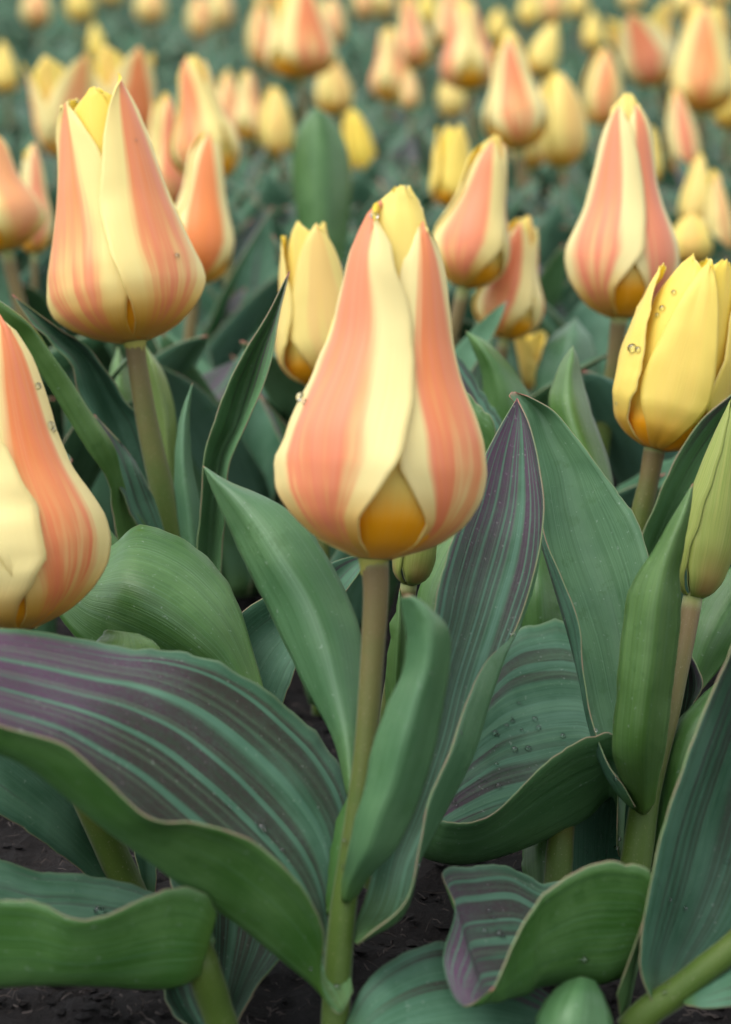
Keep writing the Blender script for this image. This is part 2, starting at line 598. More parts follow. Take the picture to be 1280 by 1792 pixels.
def leaf_sheet(parent, P, S, face=None, stripe=0.5, hue=0.0, blue=0.0, thick=0.00032, wave=0.0, flip=False, name='leaf', seed=None):
    """face 'up' or 'under': the side of the first half of the leaf turned towards the camera"""
    seed = rr.random() * 10 if seed is None else seed
    if wave:
        N = grid_normals(P)
        n, m = P.shape[:2]
        for i in range(n):
            for j in range(m):
                e = abs(S[i, j, 0])
                if e > 0.35:
                    k = ((e - 0.35) / 0.65) ** 1.6 * min(1, 5 * (1 - S[i, j, 1])) * min(1, 4 * S[i, j, 1] + 0.1)
                    sg = 1 if S[i, j, 0] > 0 else -1
                    P[i, j] += N[i, j] * wave * k * (noise.noise((S[i, j, 1] * 5, sg * 3 + seed, 0)) + 0.6 * noise.noise((S[i, j, 1] * 14, sg * 3 + seed, 4)))
    # small nicks and ripples along the margins
    for i in range(1, P.shape[0] - 1):
        for (a, b, q) in ((0, 1, 0.0), (-1, -2, 31.0)):
            P[i, a] += (P[i, a] - P[i, b]) * (0.22 * noise.noise((i * 0.45, seed + q, 2)) + 0.10 * noise.noise((i * 1.7, seed + q, 6)))
    if face is not None:
        n, m = P.shape[:2]
        N = grid_normals(P)[n // 2, max(1, m // 4)]
        view = C_POS - P[n // 2, max(1, m // 4)]
        toward = float(np.dot(N, view)) > 0
        flip = toward != (face == 'up')
    V, F, M, st = shell(P, S, thick, seed, flip)
    return mesh_obj(name, V, F, [M_UP, M_UN, M_RIM], M, st, parent, origin_of(parent), (stripe, hue, blue, 1))


def shaped_leaf(parent, rows, face='up', stripe=0.6, hue=0.0, blue=0.0, wave=0.0012, nv=None, nu=13):
    """a leaf through measured cross sections, base to tip"""
    k = max(len(r) for r in rows)
    K = []
    for r in rows:
        if len(r) == 1:
            r = [r[0]] * k
        K.append([at(*p) for p in r])
    K = np.array(K)
    K[-1] = K[-1].mean(axis=0) + (K[-1] - K[-1].mean(axis=0))
    nv = nv or max(26, 5 * len(rows))
    tv = np.linspace(0, 1, nv) ** 1.0
    rowsP = catmull(K, tv)                       # nv x k x 3
    tu = np.linspace(0, 1, nu)
    P = catmull(np.swapaxes(rowsP, 0, 1), tu)     # nu x nv x 3
    P = np.swapaxes(P, 0, 1).copy()
    # close the tip to a narrow point
    c = P[-1].mean(axis=0)
    P[-1] = c + (P[-1] - c) * 0.25 + np.linspace(-1, 1, nu)[:, None] * C_RIGHT * 0.00012
    S = np.stack(np.meshgrid(np.linspace(-1, 1, nu), np.linspace(0, 1, nv)), -1)
    return leaf_sheet(parent, P, S, face, stripe, hue, blue, wave=wave)


def arching_leaf(parent, base, az, L, W, e0, e1, fold=0.5, twist=0.0, stripe=0.5, hue=0.0, blue=0.0, rnd=rr, nv=20, nu=9, build=True):
    """free standing leaf: starts steep, arches outwards"""
    p = np.array(base, float)
    P = np.zeros((nv, nu, 3))
    S = np.zeros((nv, nu, 2))
    sd = rnd.random() * 50
    bend = rnd.uniform(-0.5, 0.5)
    for i in range(nv):
        t = i / (nv - 1)
        e = e0 + (e1 - e0) * t ** 1.4
        a = az + bend * t
        d = np.array([math.cos(a) * math.cos(e), math.sin(a) * math.cos(e), math.sin(e)])
        side0 = np.array([-math.sin(a), math.cos(a), 0])
        nrm0 = np.cross(d, side0)                 # upper face: towards the stem
        tw = twist * t
        side = side0 * math.cos(tw) + nrm0 * math.sin(tw)
        nrm = -side0 * math.sin(tw) + nrm0 * math.cos(tw)
        w = W * 0.5 * max(0.02, (math.sin(math.pi * min(1, (0.10 + 0.90 * t)) ** 0.85)) ** 0.85)
        f = fold * (1.25 - 0.9 * t)
        for j in range(nu):
            s = -1 + 2 * j / (nu - 1)
            wv = 0.07 * W * abs(s) ** 2 * noise.noise((t * 4.5, sd + (7 if s > 0 else 0), 0)) * min(1, 4 * (1 - t))
            P[i, j] = p + side * s * w * math.cos(f * abs(s) * 0.8) + nrm * (abs(s) ** 1.6 * w * math.sin(f) + wv)
            S[i, j] = (s, t)
        p = p + d * L / (nv - 1)
    if not build:
        return P, S
    # the grid's normal points to the upper face when u x v does
    n = grid_normals(P)[nv // 3, nu // 2]
    i = nv // 3
    e = e0 + (e1 - e0) * (i / (nv - 1)) ** 1.4
    up = np.array([-math.cos(az) * math.sin(e), -math.sin(az) * math.sin(e), math.cos(e)])
    return leaf_sheet(parent, P, S, None, stripe, hue, blue, flip=float(np.dot(n, up)) < 0)


def tube(parent, pts, radii, mat=None, name='stem', brown=1.0, seg=14, nv=26):
    K = np.array(pts, float)
    t = np.linspace(0, 1, nv)
    C = catmull(K, t)
    Rr = 0.84 * np.interp(t, np.linspace(0, 1, len(radii)), radii)
    T = np.gradient(C, axis=0)
    T /= np.linalg.norm(T, axis=1, keepdims=True)
    V, st = [], []
    sd = rr.random() * 10
    for i in range(nv):
        x = np.cross(T[i], [0, 1, 0]); x /= np.linalg.norm(x)
        y = np.cross(T[i], x)
        for j in range(seg):
            a = 2 * math.pi * j / seg
            rj = Rr[i] * (1 + 0.05 * noise.noise((math.cos(a) * 1.2, math.sin(a) * 1.2, i * 0.25 + sd)))
            V.append(C[i] + rj * (x * math.cos(a) + y * math.sin(a)))
            st.append((math.cos(a), t[i], sd))
    F = []
    for i in range(nv - 1):
        for j in range(seg):
            k = (j + 1) % seg
            F.append((i * seg + j, i * seg + k, (i + 1) * seg + k, (i + 1) * seg + j))
    F.append(tuple(range(seg))[::-1])
    F.append(tuple((nv - 1) * seg + j for j in range(seg)))
    return mesh_obj(name, V, F, [mat or M_STEM], None, st, parent, origin_of(parent), (brown, 0, 0, 1))


PROF = {
    'pear': [(0, .17), (.02, .40), (.05, .62), (.11, .85), (.18, .97), (.26, 1.01), (.34, .96), (.42, .84), (.50, .71), (.60, .60), (.72, .52), (.84, .45), (.94, .34), (1, .20)],
    'cup': [(0, .17), (.02, .42), (.06, .70), (.13, .92), (.22, 1.0), (.34, .96), (.48, .86), (.62, .78), (.78, .68), (.9, .60), (1, .50)],
    'bell': [(0, .17), (.02, .45), (.06, .74), (.12, .93), (.2, 1.01), (.29, .98), (.40, .87), (.54, .75), (.7, .65), (.85, .57), (1, .47)],
    'bud': [(0, .22), (.04, .52), (.12, .80), (.28, 1.0), (.45, 1.0), (.65, .84), (.82, .60), (.94, .36), (1, .16)],
    'slim': [(0, .25), (.03, .60), (.1, .86), (.25, 1.0), (.45, .93), (.65, .70), (.82, .44), (.94, .22), (1, .06)],
    'open': [(0, .16), (.04, .42), (.12, .66), (.3, .82), (.5, .86), (.7, .92), (.85, 1.0), (1, 1.1)],
    'vase': [(0, .2), (.03, .52), (.10, .82), (.22, 1.0), (.4, 1.0), (.6, .95), (.8, .80), (1, .55)],
}
WID_OUT = [(0, .20), (.03, .42), (.08, .66), (.18, .98), (.3, 1.12), (.45, 1.02), (.62, .80), (.78, .58), (.9, .36), (.97, .16), (1, .03)]
WID_INN = [(0, .18), (.05, .42), (.15, .70), (.35, .90), (.6, .86), (.8, .68), (.92, .46), (.98, .26), (1, .10)]
WID_BUD = [(0, .22), (.05, .55), (.15, .85), (.35, 1.06), (.55, 1.0), (.75, .74), (.9, .40), (1, .04)]


def make_flower(plant, base, axis, H, hw, prof, petals, res=(26, 15), front=None):
    """petals: dicts with phi, w (wl, wr), h, ring ('outer' or 'inner'), colours ..."""
    base = np.array(base, float)
    ax = np.array(axis, float); ax /= np.linalg.norm(ax)
    fr = (C_POS - base) if front is None else np.array(front, float)
    fr = fr - ax * np.dot(fr, ax); fr /= np.linalg.norm(fr)
    rt = np.cross(ax, fr)
    rt = rt if rt[0] > 0 else -rt
    # heart of the flower: receptacle and pistil
    V, F = [], []
    lat = [(-.004, .0026), (-.002, .0030), (0, .0036), (.0015, .0036), (.003, .0026), (.012, .0024), (.018, .0022), (.021, .003), (.023, .0012)]
    sc = min(1.0, hw / 0.021)
    for (z, r) in lat:
        for j in range(10):
            a = j * math.pi / 5
            V.append(base + ax * z * sc + (fr * math.cos(a) + rt * math.sin(a)) * r * sc)
    for i in range(len(lat) - 1):
        for j in range(10):
            F.append((i * 10 + j, i * 10 + (j + 1) % 10, (i + 1) * 10 + (j + 1) % 10, (i + 1) * 10 + j))
    fl = mesh_obj('flower', V, F, [M_CORE], None, None, plant, origin_of(plant))
    nv, nu = res
    for q in petals:
        ring = q.get('ring', 'outer')
        tau = np.linspace(0, 1, nv)
        tt = tau ** 1.35
        pr = PROF[q.get('prof', prof)]
        wt = {'outer': WID_OUT, 'inner': WID_INN, 'bud': WID_BUD}[q.get('wid', ring)]
        h = q.get('h', 1.0)
        Rz = smooth_lut(pr, np.clip(tt * h, 0, 1)) * hw
        Rz[0] = pr[0][1] * hw
        wz = smooth_lut(wt, tt) * hw
        wl = q.get('wl', q.get('w', 1.0)); wr = q.get('wr', q.get('w', 1.0))
        nb = np.interp(tt, [0, .05, .12, .2, .28, 1], [.45, .42, .5, .78, 1, 1])
        nl = 1 - (1 - nb) * q.get('nl', .45 if ring == 'outer' and q.get('wid') != 'bud' else 0)
        nr = 1 - (1 - nb) * q.get('nr', .45 if ring == 'outer' and q.get('wid') != 'bud' else 0)
        phi0 = rad(q['phi'])
        twist = rad(q.get('twist', 0))
        off = q.get('off', 0.0 if ring != 'inner' else -0.0016)
        imb = q.get('imb', 0.0009)
        lean = q.get('lean', 0.0)
        flare = q.get('flare', 0.0)
        kf = q.get('k', 1.06)
        wav = q.get('wave', 0.0009)
        sd = q.get('seed', rr.random() * 40)
        P = np.zeros((nv, nu, 3)); S = np.zeros((nv, nu, 2))
        for i in range(nv):
            t = tt[i]
            R0 = max(0.0008, Rz[i] + off * min(1, t * 6) + lean * hw * t * t)
            ph = phi0 + twist * t
            rc = max(0.0008, max(R0, 0.25 * hw) * kf)
            radial = fr * math.cos(ph) + rt * math.sin(ph)
            tang = -fr * math.sin(ph) + rt * math.cos(ph)
            for j in range(nu):
                s = -1 + 2 * j / (nu - 1)
                w = wz[i] * (wl * nl[i] if s < 0 else wr * nr[i])
                a = max(-1.9, min(1.9, w * s / rc))
                e = abs(s)
                dr = imb * s * min(1, t * 5) + flare * hw * e ** 4 * math.sin(math.pi * min(1, t * 1.9)) * (1 if t < 0.53 else 0)
                dr += wav * e ** 2 * (noise.noise((t * 5, sd + (9 if s > 0 else 0), 1)) + 0.5 * noise.noise((t * 13, sd + (9 if s > 0 else 0), 2))) * min(1, t * 4)
                dr += 0.6 * wav * noise.noise((s * 1.8, t * 4, sd + 20))
                dz = -0.02 * H * e ** 2 * (t > 0.02) * t
                if t > 0.85:
                    dz += H * 0.018 * noise.noise((s * 4, sd, 5)) * (t - 0.85) / 0.15
                P[i, j] = base + ax * (H * h * t + dz) + radial * (R0 + dr) + tang * rc * math.sin(a) - radial * rc * (1 - math.cos(a))
                S[i, j] = (s, tau[i])
        # outer face points outwards
        N = grid_normals(P)[nv // 2, nu // 2]
        mid = P[nv // 2, nu // 2] - (base + ax * np.dot(P[nv // 2, nu // 2] - base, ax))
        V, F, M, st = shell(P, S, 0.0005, sd, flip=float(np.dot(N, mid)) < 0)
        face = q.get('mat', M_OUT if ring != 'inner' else M_INN)
        o = mesh_obj('petal', V, F, [face, q.get('inmat', M_INS), q.get('rim', M_PRIM)], M, st, fl, origin_of(plant),
                     (q.get('flame', 1.0), q.get('orange', 0.2), q.get('yellow', 0.2), 1))
    return fl


def std_petals(rnd, rot=0.0, flame=1.0, orange=0.2, yellow=0.2, loose=0.0, kind='pear'):
    out = []
    for k in range(3):
        out.append(dict(phi=rot + 120 * k + rnd.uniform(-8, 8), w=rnd.uniform(.92, 1.06), h=rnd.uniform(.93, 1.0), flame=flame, orange=orange,
                        yellow=yellow, twist=rnd.uniform(-12, 12), flare=rnd.uniform(.02, .10), lean=rnd.uniform(-.05, .12) + loose,
                        wave=0.0010, wid='bud' if kind in ('bud', 'slim') else 'outer'))
        out.append(dict(phi=rot + 60 + 120 * k + rnd.uniform(-8, 8), w=rnd.uniform(.92, 1.06), h=rnd.uniform(.95, 1.02), ring='inner', flame=flame,
                        orange=orange, yellow=max(yellow, .35), twist=rnd.uniform(-10, 10), lean=rnd.uniform(-.08, .04) + loose))
    return out


def plant_axis(xb, yb, xt, yt, lean=0.0):
    """axis of a flower from its base and top in the picture, leaning away (+) or towards (-) the camera"""
    v = (xt - xb) * C_RIGHT - (yt - yb) * C_UP
    v /= np.linalg.norm(v)
    v = v + C_FWD * lean
    return v / np.linalg.norm(v)


def stem_from(plant, base, axis, foot, r0, r1, brown=1.0):
    L = np.linalg.norm(base - foot)
    mid = base - axis * L * 0.38
    mid2 = foot + np.array([0, 0, 1]) * L * 0.3
    mid2 = 0.5 * mid2 + 0.5 * (mid + foot) / 2
    return tube(plant, [foot, mid2, mid, base - axis * 0.0005], [r0, (r0 + r1) / 2, r1], brown=brown)

# ------------------------------------------------------------------ the tulips one can see closely
BED = 'tulips of the flower bed'


def tulip(label, foot, name='tulip', cat='tulip', group=BED):
    return thing(name, foot, label, cat, group)


# --- tulip with the large flower on a tall stem in the middle of the bed
foot = at(588, 1805, .458)
A = tulip('large closed tulip with two coral bands and orange notch above its brown stem', foot)
bA = at(661, 976, .467)
axA = plant_axis(650, 972, 694, 352, -0.03)
tube(A, [at(586, 1830, .458), at(590, 1720, .458), at(601, 1590, .459), at(622, 1450, .461), at(640, 1310, .463), at(652, 1150, .465), at(658, 1040, .466), at(656, 982, .467)],
     [.0037, .0036, .0034, .0030, .0029, .0030, .0033, .0036])
make_flower(A, at(654, 975, .467), axA, .0772, .0216, 'pear', [
    dict(phi=-35, twist=-14, wl=.98, wr=.90, h=.975, flame=1.0, orange=.34, yellow=.12, imb=.0011, flare=.09, seed=3.1, nr=.75, wave=.0026),
    dict(phi=52, twist=-8, wl=.62, wr=.95, h=.925, flame=1.0, orange=.62, yellow=.12, imb=.0011, flare=.04, seed=8.4, nl=1.1),
    dict(phi=178, w=1.1, h=.97, yellow=.2, seed=5.0),
    dict(phi=12, ring='inner', w=.95, h=1.03, yellow=.35, flame=.1, seed=2.0, wave=.0014),
    dict(phi=118, ring='inner', w=1.0, h=.96, yellow=.3, flame=.2),
    dict(phi=-112, ring='inner', w=1.0, h=.92, yellow=.3, flame=.2),
], res=(40, 25))

# broad striped leaf sweeping to the left
shaped_leaf(A, [
    [(618, 1735, .453), (592, 1774, .4485), (546, 1714, .449)],
    [(600, 1590, .474), (548, 1722, .452), (566, 1662, .442)],
    [(612, 1460, .481), (500, 1680, .452), (556, 1600, .436)],
    [(614, 1385, .485), (430, 1620, .450), (508, 1530, .430)],
    [(568, 1300, .487), (350, 1562, .447), (432, 1468, .426)],
    [(492, 1228, .486), (270, 1498, .443), (345, 1440, .422)],
    [(402, 1170, .483), (190, 1432, .438), (262, 1430, .419)],
    [(312, 1140, .479), (115, 1376, .433), (182, 1360, .417)],
    [(228, 1134, .475), (50, 1330, .428), (112, 1308, .415)],
    [(100, 1112, .469), (-30, 1296, .424), (10, 1276, .413)],
    [(0, 1099, .463), (-120, 1262, .420), (-105, 1232, .411)],
    [(-120, 1092, .456), (-215, 1208, .420), (-215, 1175, .412)],
    [(-340, 1120, .43)],
], 'up', .95, wave=.0006, nv=80, nu=25)
# upright leaf in front of the stem
shaped_leaf(A, [
    [(590, 1565, .4605), (606, 1580, .4550), (626, 1568, .4605)],
    [(602, 1532, .456), (618, 1540, .4505), (648, 1532, .456)],
    [(611, 1485, .450), (645, 1492, .444), (688, 1492, .450)],
    [(622, 1430, .448), (666, 1430, .441), (716, 1440, .448)],
    [(640, 1375, .447), (690, 1370, .439), (740, 1380, .446)],
    [(652, 1310, .446), (710, 1300, .437), (760, 1310, .445)],
    [(676, 1240, .445), (730, 1230, .436), (777, 1230, .444)],
    [(705, 1175, .443), (750, 1165, .435), (788, 1158, .442)],
    [(712, 1120, .441), (754, 1105, .434), (786, 1105, .439)],
    [(706, 1075, .439), (740, 1066, .434), (764, 1074, .437)],
    [(700, 1040, .437), (716, 1040, .435), (730, 1045, .436)],
], 'under', .3, blue=.4, wave=.0003, nv=54, nu=17)
# striped leaf with purple bands, its near margin folded over
shaped_leaf(A, [
    [(612, 1640, .460), (625, 1652, .456), (632, 1648, .452), (640, 1640, .450)],
    [(640, 1570, .463), (672, 1592, .462), (704, 1602, .457), (710, 1578, .450)],
    [(660, 1480, .467), (697, 1500, .470), (732, 1512, .465), (734, 1485, .453)],
    [(690, 1380, .473), (735, 1400, .478), (772, 1436, .472), (750, 1405, .458)],
    [(715, 1270, .481), (770, 1290, .487), (828, 1325, .480), (790, 1308, .466)],
    [(740, 1170, .488), (795, 1190, .493), (858, 1225, .488), (818, 1226, .476)],
    [(760, 1080, .493), (822, 1100, .499), (886, 1142, .495), (850, 1158, .487)],
    [(772, 1010, .498), (842, 1030, .504), (908, 1085, .501), (900, 1105, .498)],
    [(792, 945, .503), (862, 958, .508), (934, 1000, .505), (938, 992, .502)],
    [(818, 875, .508), (882, 880, .512), (942, 902, .509), (953, 900, .506)],
    [(846, 802, .513), (895, 790, .516), (932, 805, .514), (944, 815, .511)],
    [(880, 738, .517), (905, 726, .519), (918, 735, .518), (926, 742, .516)],
    [(905, 697, .520)],
], 'up', 1.15, blue=.5, wave=.0004, nv=72, nu=25)
# pointed leaf leaning left behind the stem
shaped_leaf(A, [
    [(608, 1395, .472), (616, 1400, .470), (626, 1392, .472)],
    [(585, 1300, .480), (607, 1300, .475), (632, 1290, .478)],
    [(542, 1215, .487), (588, 1210, .480), (636, 1195, .484)],
    [(502, 1135, .492), (566, 1125, .484), (633, 1115, .489)],
    [(470, 1065, .496), (537, 1050, .488), (608, 1043, .493)],
    [(436, 1000, .499), (497, 985, .491), (570, 970, .496)],
    [(406, 935, .502), (455, 920, .495), (525, 910, .499)],
    [(381, 880, .504), (412, 868, .499), (470, 873, .502)],
    [(366, 842, .506), (378, 838, .503), (400, 842, .505)],
    [(356, 816, .507)],
], 'under', .3, blue=.35, wave=.0004, nv=56, nu=17)
shaped_leaf(A, [
    [(572, 1600, .466), (582, 1605, .464), (592, 1600, .463)],
    [(575, 1520, .468), (587, 1525, .465), (600, 1520, .464)],
    [(590, 1440, .470), (602, 1440, .467), (615, 1440, .466)],
    [(614, 1385, .471)],
], 'under', .2, wave=.0004)

# --- flower B, sharp, upper left
foot = ground_at(378, .625)
B = tulip('sharp yellow tulip with streaked coral flames, its tip open, beside the coral-orange flower', foot)
bB = at(236, 597, .62)
axB = plant_axis(232, 597, 168, 165, 0.0)
tube(B, [foot, at(350, 1150, .622), at(308, 960, .621), at(285, 860, .62), at(258, 740, .62), at(241, 640, .62), bB], [.0046, .0046, .0044, .0042, .0038, .0034, .0036])
make_flower(B, bB, axB, .0725, .0214, 'bell', [
    dict(phi=-46, twist=-16, wl=1.0, wr=.92, h=.95, flame=.90, orange=.4, yellow=.32, imb=-.001, seed=14.2, flare=.03, nr=0),
    dict(phi=36, twist=6, wl=.80, wr=.98, h=1.03, flame=.95, orange=.4, yellow=.28, imb=-.0012, seed=21.7, flare=.10, lean=0.0, nl=0),
    dict(phi=170, w=1.1, h=.96, yellow=.2),
    dict(phi=-10, ring='inner', w=.95, h=.99, yellow=.85, flame=.0, lean=-.02),
    dict(phi=105, ring='inner', w=.95, h=.94, yellow=.8, flame=.2, lean=-.3, off=-.003),
    dict(phi=-120, ring='inner', w=1.0, h=.99, yellow=.2, flame=.2),
], res=(36, 21))
shaped_leaf(B, [
    [(265, 1090, .615), (280, 1095, .615), (295, 1090, .615)],
    [(212, 965, .608), (245, 970, .612), (278, 960, .612)],
    [(198, 895, .603), (214, 885, .607), (232, 885, .608)],
    [(192, 845, .598), (203, 835, .600), (213, 832, .603)],
    [(155, 790, .592), (180, 775, .592), (202, 788, .597)],
    [(125, 742, .588), (150, 722, .588), (172, 740, .593)],
    [(80, 668, .583), (108, 650, .583), (135, 683, .588)],
    [(35, 602, .578), (62, 588, .578), (95, 627, .583)],
    [(-5, 550, .573), (20, 545, .573), (45, 558, .578)],
    [(-90, 470, .57)],
], 'under', .2, hue=.12, wave=.0006, nv=50)
shaped_leaf(B, [
    [(285, 1000, .63), (295, 1000, .632), (305, 995, .63)],
    [(215, 860, .625), (255, 865, .635), (280, 845, .63)],
    [(170, 745, .622), (220, 762, .634), (262, 742, .628)],
    [(138, 683, .618), (185, 690, .632), (226, 712, .626)],
    [(125, 637, .614), (152, 630, .628), (192, 660, .624)],
    [(90, 600, .611), (115, 595, .622), (152, 605, .621)],
    [(55, 563, .609), (75, 560, .615), (100, 572, .616)],
    [(22, 516, .608)],
], 'up', .42, blue=.2, wave=.0006, nv=46)
shaped_leaf(B, [
    [(285, 975, .612), (292, 978, .612), (300, 970, .612)],
    [(232, 905, .606), (250, 895, .612), (276, 890, .612)],
    [(210, 845, .603), (225, 820, .610), (252, 835, .610)],
    [(190, 790, .606), (205, 775, .612), (225, 790, .612)],
    [(165, 725, .612)],
], 'up', .7, wave=.0008)
shaped_leaf(B, [
    [(352, 1120, .60), (365, 1125, .602), (380, 1120, .60)],
    [(345, 985, .595), (365, 990, .6), (388, 972, .595)],
    [(349, 900, .59), (370, 900, .596), (394, 900, .59)],
    [(357, 800, .585), (385, 800, .592), (402, 815, .583)],
    [(375, 742, .582), (410, 745, .590), (430, 750, .578)],
    [(400, 668, .58), (430, 680, .588), (455, 690, .575)],
    [(432, 610, .578), (450, 622, .584), (477, 612, .574)],
    [(466, 553, .577), (476, 563, .580), (491, 545, .575)],
    [(507, 474, .575)],
], 'up', .34, hue=.6, wave=.0006, nv=50)
shaped_leaf(B, [
    [(330, 1010, .61), (345, 1015, .606), (362, 1010, .61)],
    [(311, 900, .608), (334, 905, .603), (354, 895, .608)],
    [(306, 820, .607), (322, 820, .602), (337, 815, .607)],
    [(313, 740, .606), (323, 735, .603), (332, 732, .606)],
    [(337, 670, .605)],
], 'under', .2, blue=.6, wave=.0003)
shaped_leaf(B, [
    [(300, 900, .66), (305, 902, .658), (312, 900, .66)],
    [(284, 800, .66), (296, 800, .654), (308, 802, .66)],
    [(270, 720, .66), (290, 720, .653), (308, 732, .66)],
    [(258, 652, .66), (272, 645, .654), (289, 657, .66)],
    [(254, 605, .66)],
], 'under', .1, hue=.8, wave=.0001)
shaped_leaf(B, [
    [(205, 860, .69), (225, 865, .686), (245, 860, .69)],
    [(190, 720, .69), (215, 722, .683), (242, 720, .69)],
    [(194, 650, .69), (208, 648, .685), (224, 652, .69)],
    [(207, 607, .69)],
], 'under', .2, hue=.15, wave=.0003)

# --- flower C, cut by the left edge of the frame
foot = at(243, 1600, .514)
C = tulip('tulip with red flames and crumpled cream front petal above the broad striped leaf', foot)
bC = at(28, 1102, .492)
axC = plant_axis(28, 1102, -35, 560, 0.0)
tube(C, [foot, at(215, 1530, .513), at(168, 1430, .508), at(115, 1320, .502), at(60, 1200, .496), bC], [.0046, .0046, .0044, .004, .0038, .0038])
make_flower(C, bC, axC, .0725, .0215, 'pear', [
    dict(phi=40, twist=-6, wl=.80, wr=.80, h=.97, flame=1.0, orange=.65, yellow=.15, imb=.0004, flare=.09, lean=.10, seed=31.0, wave=.0005),
    dict(phi=-38, twist=6, wl=1.0, wr=1.0, h=.74, flame=.25, orange=.3, yellow=.15, imb=.0010, lean=.30, seed=12.5, wave=.0024),
    dict(phi=170, w=1.1, h=.9, yellow=.4),
    dict(phi=6, ring='inner', w=.9, h=.95, yellow=.6, flame=.1),
    dict(phi=122, ring='inner', w=1.2, h=.84, yellow=1.0, flame=.0, lean=.06, off=-.0024, wave=.0016),
    dict(phi=-115, ring='inner', w=1.0, h=.9, yellow=.5, flame=.2),
], res=(36, 21))
shaped_leaf(C, [
    [(205, 1590, .510), (220, 1600, .511), (240, 1575, .513)],
    [(155, 1535, .506), (190, 1505, .514), (216, 1515, .516)],
    [(100, 1490, .500), (140, 1432, .510), (172, 1442, .514)],
    [(40, 1449, .495), (80, 1370, .507), (122, 1362, .512)],
    [(-20, 1412, .491), (10, 1310, .504), (50, 1270, .510)],
    [(-90, 1350, .490), (-60, 1260, .500), (-20, 1200, .506)],
    [(-200, 1180, .50)],
], 'up', .12, wave=.0005)
shaped_leaf(C, [
    [(255, 1580, .516), (262, 1585, .516), (270, 1575, .516)],
    [(228, 1445, .52), (252, 1452, .524), (282, 1482, .52)],
    [(200, 1330, .525), (240, 1330, .53), (292, 1350, .525)],
    [(205, 1190, .53)],
], 'up', .3)
shaped_leaf(C, [
    [(470, 1235, .52), (450, 1255, .518), (430, 1275, .52)],
    [(427, 1085, .532), (402, 1165, .520), (372, 1235, .526)],
    [(388, 1007, .537), (352, 1110, .519), (312, 1212, .526)],
    [(322, 945, .540), (287, 1060, .519), (242, 1182, .526)],
    [(245, 920, .540), (217, 1030, .521), (177, 1152, .528)],
    [(195, 955, .536), (165, 1030, .528), (125, 1105, .531)],
    [(150, 975, .536), (125, 1010, .534), (95, 1060, .535)],
    [(80, 1000, .54)],
], 'under', .1, hue=0.0, wave=.0004, nv=50, nu=17)
shaped_leaf(C, [
    [(150, 1180, .50), (215, 1190, .497), (300, 1180, .50)],
    [(160, 1135, .50), (212, 1135, .497), (278, 1132, .50)],
    [(178, 1114, .502), (212, 1109, .500), (246, 1112, .502)],
    [(186, 1103, .503), (188, 1103, .502), (192, 1104, .503)],
], 'under', .1, hue=.25, wave=.0003)
shaped_leaf(C, [
    [(215, 1005, .575), (225, 1005, .575), (238, 990, .575)],
    [(150, 965, .572), (175, 942, .57), (203, 940, .574)],
    [(90, 885, .57), (120, 866, .568), (142, 872, .572)],
    [(60, 790, .57)],
], 'under', .1)

# --- flower D, behind on the right
foot = ground_at(1035, .735)
D = tulip('coral-banded tulip with orange notch, rising on a pale stem behind the yellow bud', foot)
bD = at(1084, 556, .72)
tube(D, [foot, at(1040, 900, .73), at(1058, 740, .725), at(1074, 640, .722), bD], [.004, .0038, .0034, .003, .0034])
make_flower(D, bD, plant_axis(1084, 556, 1097, 165), .0737, .0180, 'pear', [
    dict(phi=-30, twist=4, wl=.98, wr=.86, h=.95, flame=1.0, orange=.15, yellow=.08, imb=.001, flare=.05, seed=4.4, nr=.85),
    dict(phi=50, twist=-14, wl=.62, wr=.95, h=.95, flame=1.0, orange=.1, yellow=.08, imb=.001, flare=.05, seed=27.4, nl=1.1),
    dict(phi=178, w=1.1, h=.98, yellow=.2, lean=-.1),
    dict(phi=12, ring='inner', w=.95, h=1.01, yellow=.2, flame=.1, lean=-.1),
    dict(phi=115, ring='inner', w=1.0, h=.96, yellow=.5, flame=.2, lean=-.05),
    dict(phi=-112, ring='inner', w=1.0, h=.96, yellow=.5, flame=.2, lean=-.05),
], res=(30, 17))
shaped_leaf(D, [
    [(1030, 965, .60), (1050, 970, .596), (1072, 960, .6)],
    [(1000, 850, .605), (1036, 850, .598), (1074, 845, .605)],
    [(962, 720, .612), (1000, 725, .604), (1039, 730, .612)],
    [(970, 665, .617), (995, 665, .610), (1021, 670, .617)],
    [(987, 627, .62), (1002, 622, .616), (1013, 632, .62)],
    [(1003, 606, .622)],
], 'under', .2, hue=.12, wave=.0002)

# --- yellow bud E
foot = ground_at(1050, .60)
E = tulip('slender yellow tulip opening from bud, leaning over the green bud, hung with droplets', foot)
bE = at(1146, 784, .60)
tube(E, [foot, at(1085, 1080, .60), at(1118, 920, .60), at(1135, 845, .60), bE], [.004, .004, .0036, .0034, .0036])
EY = dict(flame=.06, yellow=.80, orange=.5)
make_flower(E, bE, plant_axis(1146, 784, 1236, 452, -.05), .0545, .0158, 'vase', [
    dict(phi=6, w=.58, h=.97, kf=1.0, **EY, flare=.0),
    dict(phi=-72, w=.70, h=.90, lean=.06, wave=.0016, **EY),
    dict(phi=92, w=.75, h=1.0, **EY),
    dict(phi=178, w=1.0, h=1.0, **EY),
    dict(phi=-36, ring='inner', w=.9, h=.98, off=-.0022, flame=.1, yellow=.8),
    dict(phi=50, ring='inner', w=.9, h=1.0, off=-.0022, flame=.1, yellow=.9),
    dict(phi=180, ring='inner', w=.9, h=1.0, off=-.0022, flame=.1, yellow=.9),
], res=(32, 17))
